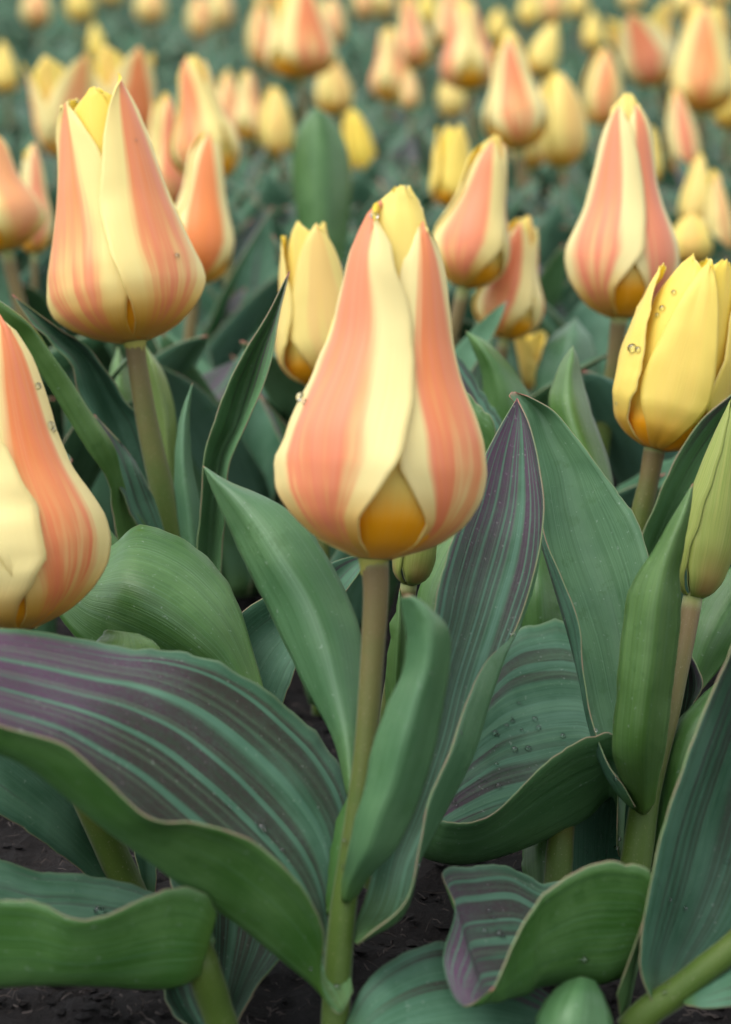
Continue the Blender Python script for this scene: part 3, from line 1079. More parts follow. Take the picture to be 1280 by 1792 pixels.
shaped_leaf(E, [
    [(1100, 1055, .59), (1112, 1062, .59), (1128, 1050, .59)],
    [(1120, 955, .588), (1150, 945, .594), (1172, 930, .588)],
    [(1160, 852, .585), (1200, 842, .592), (1232, 852, .586)],
    [(1205, 767, .583), (1242, 772, .59), (1282, 777, .584)],
    [(1265, 702, .58), (1300, 702, .585), (1332, 712, .58)],
    [(1390, 610, .58)],
], 'up', .42, hue=.8, wave=.0006)

# --- green bud F and its leaves
foot = at(1098, 1590, .520)
Fp = tulip('closed olive green tulip bud with a dark seam on a green stem', foot)
bF = at(1213, 1045, .545)
tube(Fp, [foot, at(1113, 1510, .521), at(1126, 1420, .523), at(1142, 1345, .526), at(1167, 1260, .531), at(1191, 1155, .538), bF], [.0048, .0046, .0042, .0036, .0032, .003])
BUD = dict(mat=M_BUD, inmat=M_BUD, rim=M_BUD, wid='bud', imb=.0005, wave=.0002)
make_flower(Fp, bF, plant_axis(1213, 1045, 1290, 690, -.03), .0525, .0070, 'slim', [
    dict(phi=35, w=1.10, h=1.0, **BUD), dict(phi=-82, w=1.08, h=.98, **BUD), dict(phi=155, w=1.1, h=1.0, **BUD)], res=(30, 15))
shaped_leaf(Fp, [
    [(1112, 1412, .512), (1108, 1416, .514), (1115, 1408, .517), (1130, 1398, .516)],
    [(1095, 1382, .510), (1080, 1387, .514), (1108, 1352, .520), (1140, 1330, .518)],
    [(1062, 1332, .510), (1054, 1337, .515), (1100, 1270, .524), (1150, 1240, .520)],
    [(1036, 1252, .513), (1031, 1257, .518), (1085, 1190, .528), (1150, 1150, .523)],
    [(1023, 1180, .515), (1016, 1182, .520), (1070, 1110, .531), (1145, 1060, .526)],
    [(1013, 1095, .517), (990, 1090, .523), (1050, 1040, .533), (1138, 982, .529)],
    [(985, 1015, .521), (968, 1015, .526), (1020, 960, .536), (1113, 907, .532)],
    [(952, 940, .526), (950, 942, .530), (1000, 890, .538), (1082, 862, .534)],
    [(938, 860, .530), (938, 862, .532), (985, 820, .540), (1047, 815, .536)],
    [(928, 790, .533), (930, 790, .535), (960, 765, .541), (1006, 762, .538)],
    [(915, 730, .535), (920, 728, .536), (940, 720, .541), (967, 718, .539)],
    [(886, 685, .534), (893, 686, .535), (905, 686, .537), (914, 688, .538)],
], 'up', .42, blue=.5, wave=.0004, nv=66, nu=21)
shaped_leaf(Fp, [
    [(1108, 1415, .522), (1126, 1425, .5178), (1144, 1412, .522)],
    [(1088, 1375, .513), (1123, 1378, .508), (1153, 1358, .513)],
    [(1073, 1310, .505), (1120, 1310, .499), (1167, 1300, .506)],
    [(1079, 1220, .504), (1129, 1220, .497), (1177, 1215, .505)],
    [(1085, 1150, .503), (1138, 1150, .496), (1183, 1150, .504)],
    [(1094, 1065, .503), (1147, 1065, .496), (1191, 1070, .504)],
    [(1106, 1020, .503), (1157, 1010, .497), (1189, 1003, .503)],
    [(1138, 972, .503), (1172, 960, .498), (1198, 950, .502)],
    [(1176, 908, .503), (1195, 900, .500), (1209, 890, .502)],
    [(1213, 846, .503)],
], 'under', .2, hue=.14, wave=.0005, nv=50)
shaped_leaf(Fp, [
    [(1190, 1210, .56), (1210, 1215, .56), (1230, 1205, .56)],
    [(1205, 1112, .565), (1245, 1122, .56), (1292, 1132, .565)],
    [(1240, 1030, .57), (1290, 1040, .565), (1342, 1040, .57)],
    [(1395, 895, .57)],
], 'under', .1)
shaped_leaf(Fp, [
    [(1150, 1330, .55), (1160, 1335, .552), (1175, 1322, .55)],
    [(1172, 1255, .548), (1195, 1255, .553), (1208, 1243, .547)],
    [(1178, 1192, .548), (1205, 1197, .554), (1229, 1192, .546)],
    [(1200, 1128, .550)],
], 'up', 1.0, wave=.0003)
shaped_leaf(Fp, [
    [(1140, 1575, .52), (1170, 1580, .52), (1200, 1570, .52)],
    [(1140, 1430, .527), (1190, 1420, .520), (1262, 1420, .527)],
    [(1165, 1300, .532), (1220, 1290, .526), (1292, 1300, .532)],
    [(1230, 1217, .537), (1270, 1212, .532), (1322, 1222, .537)],
    [(1380, 1110, .54)],
], 'under', .1, wave=.0006)

# --- small bud G hidden behind the big flower
foot = ground_at(655, .545)
G = tulip('small green bud peeping out below the large coral-banded flower', foot)
bG = at(716, 1022, .53)
tube(G, [foot, at(676, 1300, .54), at(697, 1150, .535), bG], [.0034, .003, .0026, .0024])
make_flower(G, bG, plant_axis(716, 1022, 742, 850), .028, .0050, 'slim', [
    dict(phi=35, w=1.10, h=1.0, **BUD), dict(phi=-82, w=1.08, h=.98, **BUD), dict(phi=155, w=1.1, h=1.0, **BUD)], res=(18, 11))
shaped_leaf(G, [
    [(700, 1400, .545), (725, 1410, .54), (750, 1400, .545)],
    [(718, 1200, .545), (755, 1205, .538), (800, 1200, .545)],
    [(728, 1060, .547), (768, 1060, .540), (812, 1060, .547)],
    [(755, 973, .55), (802, 978, .544), (852, 980, .55)],
    [(815, 882, .555), (850, 890, .55), (882, 900, .555)],
    [(885, 800, .56)],
], 'under', .2, hue=.08)
shaped_leaf(G, [
    [(660, 1420, .54), (672, 1425, .54), (684, 1420, .54)],
    [(672, 1260, .535), (690, 1265, .530), (706, 1260, .535)],
    [(682, 1120, .53), (698, 1125, .525), (712, 1120, .53)],
    [(700, 1030, .528)],
], 'under', .2, hue=.1)
shaped_leaf(G, [
    [(330, 1310, .53), (380, 1320, .53), (430, 1320, .53)],
    [(335, 1167, .535), (410, 1212, .543), (487, 1247, .535)],
    [(400, 1091, .540), (455, 1132, .548), (517, 1172, .540)],
    [(465, 1044, .546), (515, 1077, .553), (572, 1087, .546)],
    [(540, 1004, .552), (580, 1022, .557), (617, 1018, .552)],
    [(600, 978, .557), (620, 986, .558), (642, 990, .557)],
    [(690, 958, .56)],
], 'up', .34, blue=.6, wave=.0004, nv=44)

# --- plant X behind: dark leaf holding many droplets
foot = at(975, 1565, .524)
X = tulip('tulip plant whose dark cupped leaf holds a scatter of droplets', foot, 'tulip_plant', 'plant', 'tulip plants showing only leaves')
tube(X, [foot, at(980, 1490, .526), at(985, 1440, .530)], [.0042, .0040, .0036], brown=.6)
shaped_leaf(X, [
    [(1090, 1480, .54), (1085, 1500, .53), (1080, 1480, .525)],
    [(1098, 1250, .565), (1075, 1395, .532), (1080, 1300, .513)],
    [(1040, 1122, .575), (1030, 1425, .535), (1040, 1289, .509)],
    [(995, 1089, .578), (980, 1450, .533), (990, 1311, .506)],
    [(940, 1091, .576), (920, 1472, .530), (937, 1353, .503)],
    [(890, 1115, .570), (860, 1488, .526), (887, 1406, .503)],
    [(830, 1190, .560), (800, 1500, .522), (837, 1437, .503)],
    [(780, 1300, .550), (755, 1500, .518), (792, 1440, .504)],
    [(745, 1400, .530), (735, 1495, .514), (766, 1438, .506)],
    [(700, 1475, .510)],
], 'up', .72, blue=.3, wave=.0003, nv=56, nu=21)
shaped_leaf(X, [
    [(1000, 1600, .53), (1040, 1610, .53), (1080, 1600, .53)],
    [(990, 1480, .545), (1042, 1480, .553), (1112, 1480, .545)],
    [(1000, 1380, .55), (1052, 1370, .56), (1122, 1370, .55)],
    [(1085, 1255, .56)],
], 'up', .2)
shaped_leaf(X, [
    [(935, 1590, .535), (950, 1595, .533), (968, 1590, .535)],
    [(914, 1500, .54), (945, 1502, .536), (972, 1500, .54)],
    [(925, 1450, .543), (950, 1452, .540), (975, 1450, .543)],
    [(950, 1400, .545)],
], 'under', .1)
shaped_leaf(X, [
    [(930, 1160, .585), (950, 1165, .58), (985, 1160, .585)],
    [(908, 1090, .585), (946, 1082, .577), (992, 1090, .585)],
    [(912, 1025, .585), (942, 1018, .579), (975, 1022, .585)],
    [(936, 925, .59)],
], 'under', .1)

# --- plant at the right edge: large leaf and leaning stem
foot = at(1100, 1805, .458)
Y = tulip('tulip with a tall grey-green leaf and slanting stem beside the curled purple leaf', foot)
tube(Y, [foot, at(1140, 1766, .457), at(1182, 1738, .456), at(1232, 1698, .455), at(1302, 1638, .454), at(1380, 1520, .454), at(1440, 1350, .455), at(1462, 1178, .456)],
     [.0040, .0040, .0038, .0036, .0034, .0032, .003, .003], brown=.15)
make_flower(Y, at(1462, 1176, .456), np.array([.02, 0, 1.0]), .065, .019, 'pear', std_petals(rr, 20, 1, .3, .2), res=(24, 13))
shaped_leaf(Y, [
    [(1148, 1768, .455), (1165, 1768, .459), (1180, 1742, .462)],
    [(1122, 1702, .452), (1162, 1702, .466), (1230, 1682, .470)],
    [(1122, 1640, .450), (1192, 1622, .470), (1290, 1612, .472)],
    [(1138, 1550, .449), (1222, 1540, .472), (1330, 1520, .474)],
    [(1160, 1450, .449), (1252, 1430, .474), (1365, 1410, .476)],
    [(1195, 1340, .450), (1287, 1320, .476), (1395, 1300, .477)],
    [(1240, 1230, .452), (1322, 1210, .476), (1410, 1190, .477)],
    [(1282, 1130, .455), (1347, 1110, .474), (1410, 1090, .476)],
    [(1330, 1030, .46), (1367, 1020, .47), (1400, 1010, .474)],
    [(1385, 930, .47)],
], 'up', .60, blue=.4, wave=.0005, nv=54, nu=21)
shaped_leaf(Y, [
    [(1193, 1750, .455), (1198, 1757, .452), (1205, 1760, .45)],
    [(1262, 1690, .457), (1262, 1728, .450), (1252, 1764, .446)],
    [(1342, 1640, .457), (1352, 1692, .447), (1342, 1742, .443)],
    [(1455, 1640, .45)],
], 'up', .5, wave=.0005)
shaped_leaf(Y, [
    [(1118, 1690, .478), (1092, 1790, .462), (1080, 1740, .455)],
    [(1112, 1590, .483), (1102, 1712, .462), (1142, 1548, .450)],
    [(1062, 1545, .487), (1052, 1722, .462), (1090, 1509, .446)],
    [(1000, 1538, .488), (1000, 1722, .460), (1024, 1518, .443)],
    [(950, 1546, .488), (945, 1727, .457), (958, 1560, .440)],
    [(890, 1516, .486), (925, 1738, .454), (936, 1586, .439)],
    [(828, 1516, .481), (890, 1744, .450), (916, 1616, .438)],
    [(774, 1526, .474), (866, 1750, .446), (899, 1650, .436)],
    [(797, 1590, .464), (850, 1752, .443), (886, 1682, .435)],
    [(776, 1680, .453), (842, 1756, .440), (875, 1706, .434)],
    [(808, 1760, .442), (842, 1757, .438), (868, 1722, .434)],
    [(865, 1729, .434)],
], 'up', .85, wave=.0002, nv=70, nu=25)
shaped_leaf(Y, [
    [(960, 1865, .44), (1000, 1868, .436), (1062, 1855, .44)],
    [(938, 1792, .443), (1000, 1792, .437), (1074, 1802, .443)],
    [(962, 1742, .446), (1010, 1742, .441), (1060, 1752, .446)],
    [(995, 1714, .449), (1018, 1708, .447), (1040, 1713, .449)],
], 'under', .1, blue=.3, wave=.0002)

# --- flat leaf along the soil between the plants
foot = at(588, 1845, .450)
Zp = tulip('low tulip leaf spread flat over the soil beneath the curled purple leaf', foot, 'tulip_plant', 'plant', 'tulip plants showing only leaves')
shaped_leaf(Zp, [
    [(590, 1835, .452), (600, 1850, .45), (612, 1860, .448)],
    [(640, 1722, .460), (660, 1790, .453), (680, 1860, .447)],
    [(720, 1663, .466), (742, 1752, .457), (772, 1850, .449)],
    [(800, 1650, .470), (832, 1742, .460), (862, 1836, .452)],
    [(890, 1690, .470), (912, 1762, .462), (932, 1832, .455)],
    [(980, 1755, .467), (990, 1792, .463), (1000, 1832, .458)],
    [(1055, 1820, .46)],
], 'up', .5, wave=.0006, nv=44)

# --- plant at the lower left: trough shaped leaf
foot = at(398, 1822, .456)
W = tulip('low tulip plant with a wavy trough-shaped leaf lying over bare soil', foot, 'tulip_plant', 'plant', 'tulip plants showing only leaves')
tube(W, [foot, at(378, 1760, .453), at(355, 1690, .449), at(345, 1640, .450)], [.0040, .0042, .0044, .003], brown=.05)
shaped_leaf(W, [
    [(378, 1645, .455), (352, 1705, .445), (380, 1600, .440)],
    [(360, 1615, .462), (320, 1724, .444), (362, 1566, .437)],
    [(335, 1598, .467), (285, 1730, .444), (318, 1552, .434)],
    [(270, 1562, .475), (235, 1730, .444), (262, 1566, .431)],
    [(200, 1540, .479), (180, 1725, .443), (200, 1596, .429)],
    [(130, 1530, .480), (110, 1722, .441), (135, 1608, .428)],
    [(60, 1524, .479), (50, 1724, .440), (68, 1581, .428)],
    [(0, 1503, .477), (-10, 1725, .439), (0, 1573, .428)],
    [(-100, 1500, .47), (-100, 1705, .437), (-90, 1570, .428)],
    [(-270, 1550, .44)],
], 'up', .3, wave=.0002, nv=54, nu=21)
shaped_leaf(W, [
    [(380, 1835, .462), (388, 1838, .462), (396, 1832, .46)],
    [(350, 1722, .474), (395, 1742, .480), (442, 1738, .467)],
    [(315, 1600, .482), (412, 1620, .492), (507, 1650, .477)],
    [(290, 1480, .492), (420, 1490, .502), (542, 1540, .489)],
    [(330, 1360, .505), (440, 1370, .512), (535, 1420, .505)],
    [(450, 1250, .515)],
], 'up', .85, wave=.0008, nv=40)
shaped_leaf(W, [
    [(365, 1830, .460), (375, 1832, .46), (385, 1825, .46)],
    [(300, 1760, .466), (325, 1765, .468), (352, 1762, .464)],
    [(272, 1690, .470), (300, 1695, .473), (335, 1700, .467)],
    [(270, 1580, .478)],
], 'up', .6)

# --- plant behind on the right of the big flower
foot = ground_at(850, .63)
V1 = tulip('tulip plant with a purple-lined cupped leaf tucked behind the purple-striped pointed leaf', foot, 'tulip_plant', 'plant', 'tulip plants showing only leaves')
shaped_leaf(V1, [
    [(905, 900, .625), (880, 935, .612), (868, 900, .606)],
    [(882, 748, .626), (850, 885, .611), (868, 752, .600)],
    [(852, 700, .629), (815, 850, .611), (845, 718, .600)],
    [(822, 648, .631), (790, 800, .611), (815, 682, .602)],
    [(786, 612, .631), (765, 740, .612), (790, 652, .605)],
    [(720, 596, .62)],
], 'up', .9, wave=.0004)
shaped_leaf(V1, [
    [(870, 810, .66), (900, 820, .655), (932, 810, .66)],
    [(850, 722, .66), (887, 722, .652), (935, 715, .66)],
    [(843, 652, .66), (868, 648, .653), (902, 652, .66)],
    [(827, 607, .66), (840, 602, .656), (858, 603, .66)],
    [(816, 580, .662)],
], 'under', .2, wave=.0003)
shaped_leaf(V1, [
    [(950, 790, .80), (990, 795, .79), (1030, 790, .80)],
    [(935, 690, .80), (990, 690, .785), (1048, 690, .80)],
    [(955, 605, .80), (998, 600, .788), (1040, 605, .80)],
    [(1008, 556, .80)],
], 'under', .3, blue=.6, wave=.0005)

# ------------------------------------------------------------------ the rest of the bed
rb = random.Random(23)


def leafage(plant, foot, n, rnd, d, far=False, lo=.085, hi=.125, az0=None):
    for k in range(n):
        az = (az0 if az0 is not None else rnd.random() * 6.28) + k * 2.2 + rnd.uniform(-.5, .5)
        b = np.array(foot) + np.array([math.cos(az), math.sin(az), 0]) * 0.004
        arching_leaf(plant, b, az, rnd.uniform(lo, hi), rnd.uniform(.026, .044), rad(rnd.uniform(68, 84)), rad(rnd.uniform(15, 58)),
                     fold=rnd.uniform(.35, .9), twist=rnd.uniform(-.7, .7), stripe=rnd.choice((.1, .1, .3, .4, .8)), hue=rnd.uniform(0, .2),
                     blue=rnd.uniform(.3, 1.3), rnd=rnd, nv=12 if far else 18, nu=7 if far else 9)


NEAR = []


def short_name(label):
    for w in (',', ' with ', ' just', ' leaning', ' behind', ' close', ' squeezed', ' low ', ' rising', ' between', ' above', ' next ', ' wedged', ' half', ' beyond', ' hard', ' standing', ' beside', ' below', ' beneath', ' right ', ' overlapping', ' mostly', ' touching'):
        if w in label:
            label = label.split(w)[0]
    return label


def bed_tulip(xb, yb, xt, yt, w, prof, flame, orange, yellow, rot, label, d=None, leaves=3, lean=0.0, group=BED, loose=0.0, petals=None):
    hpx = math.hypot(xt - xb, yt - yb)
    if d is None:
        d1 = 475.0 / (yb + 80)
        d2 = F_PX * (0.066 if prof in ('pear', 'cup', 'open') else 0.052) / hpx
        d = d1 ** .65 * d2 ** .35
    base = at(xb, yb, d)
    axis = plant_axis(xb, yb, xt, yt, lean)
    H = hpx * d / F_PX
    hw = w * 0.5 * d / F_PX
    tilt = (xt - xb) / max(1, yb - yt)
    f0 = ground_at(xb - tilt * 150 * .5 / d * .5, d)
    foot = np.array([f0[0], f0[1], 0.0])
    p = tulip(label, foot, group=group)
    if group == BED:
        NEAR.append((foot[0], foot[1], short_name(label)))
    r = min(.0036, hw * .2)
    stem_from(p, base, axis, foot - np.array([0, 0, .004]), r * 1.15, r)
    pt = petals or std_petals(rb, rot, flame, orange, yellow, loose, prof)
    near = d < 1.1
    make_flower(p, base, axis, H, hw, prof, pt, res=(24, 13) if near else (16, 9))
    leafage(p, foot, leaves, rb, d, far=not near)
    return p


FAR = 'small blurred tulips far back in the bed'


def far_label(prof, fl):
    if prof == 'slim':
        return 'slim pointed yellow bud, tiny and blurred, far back in the bed' if fl < .3 else 'slim pinkish bud, tiny and blurred, far back in the bed'
    if fl < .25:
        return 'small blurred plain yellow tulip with rounded head far back in the bed'
    return 'small blurred peach-pink tulip far back in the bed' if fl > .6 else 'small blurred cream tulip with a peach tint far back in the bed'


bed_tulip(342, 497, 366, 232, 122, 'pear', 1, 1, .15, 2, 'solid orange tulip with cream edges just behind the sharp streaked one', .84)
bed_tulip(556, 675, 542, 392, 142, 'cup', .25, .5, .5, 35, 'crumpled lemon yellow tulip half hidden behind the large coral-banded flower', .68, leaves=2, loose=.05)
bed_tulip(812, 502, 868, 242, 138, 'pear', 1, .25, .25, -8, 'coral-banded tulip leaning right, touching the top of the large flower', .78)
bed_tulip(884, 592, 922, 380, 118, 'pear', 1, .45, .2, -18, 'small coral tulip with orange base below the leaning coral-banded one', .80)
bed_tulip(790, 362, 792, 220, 78, 'cup', .05, .5, .85, 30, 'crumpled plain yellow tulip behind the leaning coral-banded one', 1.05)
bed_tulip(908, 262, 890, 55, 112, 'pear', 1, .45, .15, 8, 'upright cream tulip with one broad coral stripe, touching plain yellow tulips', 1.18)
bed_tulip(985, 292, 972, 125, 88, 'bud', .3, .5, .55, 40, 'pale yellow tulip close beside the upright coral-striped one', 1.25)
bed_tulip(925, 295, 935, 150, 74, 'bud', .7, .4, .4, 70, 'yellow and coral tulip squeezed behind the upright coral-striped one', 1.34)
bed_tulip(908, 690, 918, 575, 78, 'open', .1, .5, .7, 0, 'open ragged yellow tulip low among leaves, under the small coral tulip', .84, leaves=2)
bed_tulip(372, 318, 335, 95, 118, 'pear', 1, .55, .35, -28, 'tall yellow tulip with coral sides rising behind the solid orange one', 1.02)
bed_tulip(285, 372, 290, 165, 92, 'pear', 1, .3, .3, 30, 'pinkish tulip between the sharp streaked tulip and the tall coral-sided one', 1.12)
bed_tulip(112, 275, 108, 105, 122, 'open', .7, .8, .2, 20, 'open pale tulip with pointed petals above the sharp streaked one', 1.22)
bed_tulip(225, 250, 212, 92, 118, 'open', 1, 1, .1, 30, 'open cream tulip with a vivid orange streak above the sharp streaked one', 1.28)
bed_tulip(12, 438, -32, 225, 140, 'pear', .75, .3, .3, 40, 'yellow tulip leaning out over the bed next to a small pale pink one', .86)
bed_tulip(60, 442, 56, 252, 66, 'pear', .9, .1, .05, 20, 'small pale pink tulip wedged against the sharp streaked one', .98)
bed_tulip(400, 248, 398, 122, 50, 'bud', .7, .15, .2, 10, 'narrow pale pink tulip, one of a close pair beside a small yellow bud', 1.62)
bed_tulip(437, 246, 432, 124, 60, 'pear', .7, .15, .2, 50, 'pale pink and cream tulip between its narrow twin and a small yellow bud', 1.58)
bed_tulip(487, 276, 480, 150, 62, 'bud', .25, .3, .6, 0, 'small upright yellow bud next to a pair of pale pink tulips', 1.48)
bed_tulip(528, 138, 518, -25, 122, 'cup', 1, .4, .25, 22, 'large cream tulip with red and orange bands beyond the round green leaf', 1.62)
bed_tulip(458, 112, 455, 5, 48, 'bud', .8, .2, .3, 0, 'narrow pink tulip hard against the large red-banded cream one', 2.1)
bed_tulip(588, 202, 575, 85, 64, 'slim', .3, .4, .5, 30, 'pointed yellow tulip standing just above the round green leaf', 1.75)
bed_tulip(638, 308, 612, 190, 50, 'bud', .05, .4, 1, 30, 'deep yellow bud leaning over beside the round green leaf', 1.45, leaves=2)
bed_tulip(582, 78, 580, -5, 50, 'bud', .7, .2, .25, 10, 'pinkish tulip behind the large red-banded cream one', 2.7)
bed_tulip(683, 178, 682, 45, 70, 'pear', .8, .45, .25, 40, 'pear-shaped pink tulip with golden base standing alone on a thin stem', 1.9)
bed_tulip(731, 120, 712, -12, 66, 'pear', 1, 0, .2, -6, 'cream tulip with bright pink side and golden base', 1.98)
bed_tulip(822, 158, 812, 0, 98, 'pear', .9, .1, .25, -55, 'large cream tulip with faint pink stripes and broad golden base', 1.62, leaves=2)
bed_tulip(792, 206, 790, 128, 50, 'bud', .1, .4, .5, 0, 'small cream bud below the broad golden-based tulip', 1.9)
bed_tulip(792, 85, 795, -25, 70, 'cup', 1, .5, .1, 0, 'white tulip with a red stripe behind the broad golden-based one', 2.2)
bed_tulip(940, 132, 972, 38, 56, 'slim', .05, .2, .6, 0, 'pale yellow bud leaning over with a greenish tip', 1.9)
bed_tulip(1053, 220, 1058, 85, 70, 'bud', .9, .5, .35, 6, 'cream and orange tulip behind the pale-stemmed coral-banded flower', 1.62)
bed_tulip(1150, 150, 1115, 20, 112, 'open', 1, .35, .0, 4, 'wide open white tulip with a red central stripe', 1.72)
bed_tulip(1228, 198, 1238, 8, 112, 'cup', .85, .75, .35, 2, 'big yellow tulip with one orange stripe beside the open white one', 1.42)
bed_tulip(1202, 305, 1182, 150, 58, 'slim', 1, .1, .1, 10, 'slender coral pink tulip beneath the big orange-striped yellow one', 1.4)
bed_tulip(1142, 320, 1140, 222, 36, 'slim', .1, .3, .7, 0, 'thin yellow bud half hidden by the coral-banded flower on a pale stem', 1.3, leaves=2)
bed_tulip(1216, 400, 1228, 268, 58, 'slim', .15, .4, .55, 0, 'pointed greenish yellow bud above the slender opening one', 1.12, leaves=2)
bed_tulip(1262, 448, 1250, 298, 48, 'slim', .5, .4, .3, 30, 'narrow peach bud behind the slender opening yellow one', 1.08, leaves=2)
bed_tulip(1208, 462, 1212, 374, 74, 'bud', .3, .6, .7, 10, 'short yellow and peach tulip right behind the slender opening one', 1.0, leaves=2)
bed_tulip(1275, 225, 1282, 110, 60, 'bud', .1, .4, .8, 10, 'plain yellow tulip overlapping the big orange-striped one', 1.55, leaves=2)
bed_tulip(1198, 800, 1196, 690, 60, 'pear', 1, .7, .2, 0, 'orange tulip low behind the slender opening yellow one', .76, leaves=2)
bed_tulip(1290, 690, 1292, 560, 60, 'pear', .8, .4, .2, 20, 'pale tulip mostly hidden behind the slender opening yellow one', .75, leaves=2)
for (xb, yb, xt, yt, w, prof, fl, og, ye, rot) in (
        (65, 46, 62, -22, 52, 'bud', .8, .4, .3, 10), (12, 162, 4, 72, 46, 'slim', .1, .3, .7, 0), (172, 108, 165, 40, 32, 'slim', 0, .3, .8, 0),
        (142, 40, 138, -30, 50, 'bud', .05, .3, .7, 0), (264, 42, 262, -26, 54, 'bud', .5, .4, .4, 20), (352, 66, 346, -8, 44, 'bud', .8, .5, .3, 10),
        (386, 48, 384, -25, 46, 'bud', .5, .4, .3, 40), (196, 8, 194, -50, 46, 'bud', .2, .3, .6, 0), (640, 32, 638, -34, 44, 'bud', .7, .4, .25, 0),
        (672, 30, 674, -30, 40, 'bud', .5, .3, .3, 50), (748, 44, 746, -24, 38, 'slim', 0, .3, .8, 10), (1040, 88, 1036, 18, 38, 'slim', .1, .3, .7, 0),
        (1204, 34, 1206, -30, 60, 'bud', .4, .4, .5, 20), (968, 42, 965, -35, 50, 'bud', .7, .6, .3, 0), (925, 45, 930, -20, 40, 'slim', .05, .3, .7, 0),
        (1262, 14, 1262, -48, 46, 'bud', .3, .3, .5, 0), (1010, 30, 1012, -30, 40, 'slim', .1, .3, .6, 0), (718, 190, 716, 120, 34, 'slim', .5, .1, .2, 0),
        (870, 75, 872, 15, 40, 'bud', .1, .5, .7, 0), (1108, 20, 1106, -40, 44, 'bud', .4, .4, .4, 0), (470, 20, 468, -40, 44, 'bud', .5, .4, .4, 0)):
    bed_tulip(xb, yb, xt, yt, w, prof, fl, og, ye, rot, far_label(prof, fl), 475.0 / (yb + 85), group=FAR, leaves=4)

# leafy plants without flowers between them
LEAFY = 'flowerless tulip plants between the blooms'
for (x, d, n) in ((560, .86, 3), (420, .80, 4), (690, .92, 4), (470, 1.0, 4), (620, 1.12, 4), (1000, .95, 4), (880, 1.0, 4), (1120, .95, 4), (760, 1.2, 4), (180, .80, 3), (60, .72, 3),
                  (330, .98, 4), (1240, .92, 4), (420, 1.25, 4), (540, 1.4, 4), (680, 1.5, 4), (850, 1.5, 4), (1010, 1.35, 4), (1120, 1.4, 4), (1230, 1.3, 4),
                  (250, 1.4, 4), (90, 1.3, 4), (20, 1.1, 4), (980, .72, 3), (620, .76, 3), (150, 1.0, 4), (1180, 1.1, 4), (1320, .8, 4), (-60, .85, 4), (1340, 1.1, 4), (-80, 1.2, 4)):
    g0 = ground_at(x + rb.uniform(-15, 15), d)
    NEAR.sort(key=lambda a: math.hypot(a[0] - g0[0], a[1] - g0[1]))
    near = NEAR.pop(0)[2] if NEAR else 'far row'
    p = thing('tulip_plant', (g0[0], g0[1], 0), 'flowerless leafy plant at the foot of the ' + near, 'plant', LEAFY)
    leafage(p, (g0[0], g0[1], -.002), n + 2, rb, d, lo=.085, hi=.13)
# the round green leaf that stands up in the middle distance
g0 = ground_at(570, 1.0)
p = thing('tulip_plant', g0, 'upright rounded dark green leaf standing clear above its neighbours, below the pointed yellow tulip', 'plant', 'tulip plants showing only leaves')
shaped_leaf(p, [
    [(550, 560, 1.0), (568, 565, .997), (590, 560, 1.0)],
    [(528, 430, 1.0), (566, 432, .988), (606, 430, 1.0)],
    [(514, 330, 1.0), (563, 332, .986), (615, 330, 1.0)],
    [(516, 250, 1.0), (558, 245, .988), (606, 255, 1.0)],
    [(535, 205, 1.0), (556, 196, .993), (582, 208, 1.0)],
    [(556, 190, 1.0)],
], 'under', .1, wave=.0003)

# uncounted foliage of the far bed
rf = random.Random(77)
Vs, Fs, Ms, Ss = [], [], [], []
cnt = 0
while cnt < 6500:
    y = 1.15 + 13 * rf.random() ** 2.3
    x = (rf.random() - .5) * (.55 * y + .3)
    az = rf.random() * 6.28
    P, S = arching_leaf(None, (x, y, -.002), az, rf.uniform(.08, .13), rf.uniform(.028, .046), rad(rf.uniform(60, 84)), rad(rf.uniform(0, 60)),
                        fold=rf.uniform(.3, .9), twist=rf.uniform(-.8, .8), rnd=rf, nv=7, nu=5, build=False)
    V, F, M, st = shell(P, S, .0005, rf.random() * 20, flip=rf.random() < .0)
    o = sum(len(a) for a in Vs) if False else None
    Vs.append(V); Fs.append(F); Ms.append(M); Ss.append(st)
    cnt += 1
offs = np.cumsum([0] + [len(a) for a in Vs[:-1]])
fol = mesh_obj('tulip_foliage', np.concatenate(Vs), np.concatenate([f + o for f, o in zip(Fs, offs)]), [M_UN, M_UP, M_RIM], np.concatenate(Ms), np.concatenate(Ss), None, None, (.35, .1, 1.0, 1))
tag(fol, 'mass of blurred tulip leaves filling the far bed', 'foliage', kind='stuff')

# ------------------------------------------------------------------ water droplets
bpy.context.view_layer.update()
DG = bpy.context.evaluated_depsgraph_get()
DROPS = 'water droplets on leaves and petals'
dv, df = [], []
SEG, RNG = 14, 8
for i in range(RNG + 1):
    th = math.pi * i / RNG
    for j in range(SEG):
        a = 2 * math.pi * j / SEG
        z = math.cos(th)
        if z < 0: z *= .55
        dv.append((math.sin(th) * math.cos(a), math.sin(th) * math.sin(a), z))
for i in range(RNG):
    for j in range(SEG):
        df.append((i * SEG + j, (i + 1) * SEG + j, (i + 1) * SEG + (j + 1) % SEG, i * SEG + (j + 1) % SEG))
dme = bpy.data.meshes.new('water_droplet')
dme.from_pydata(dv, [], df)
dme.materials.append(M_WATER)
dme.polygons.foreach_set('use_smooth', np.ones(len(dme.polygons), bool))


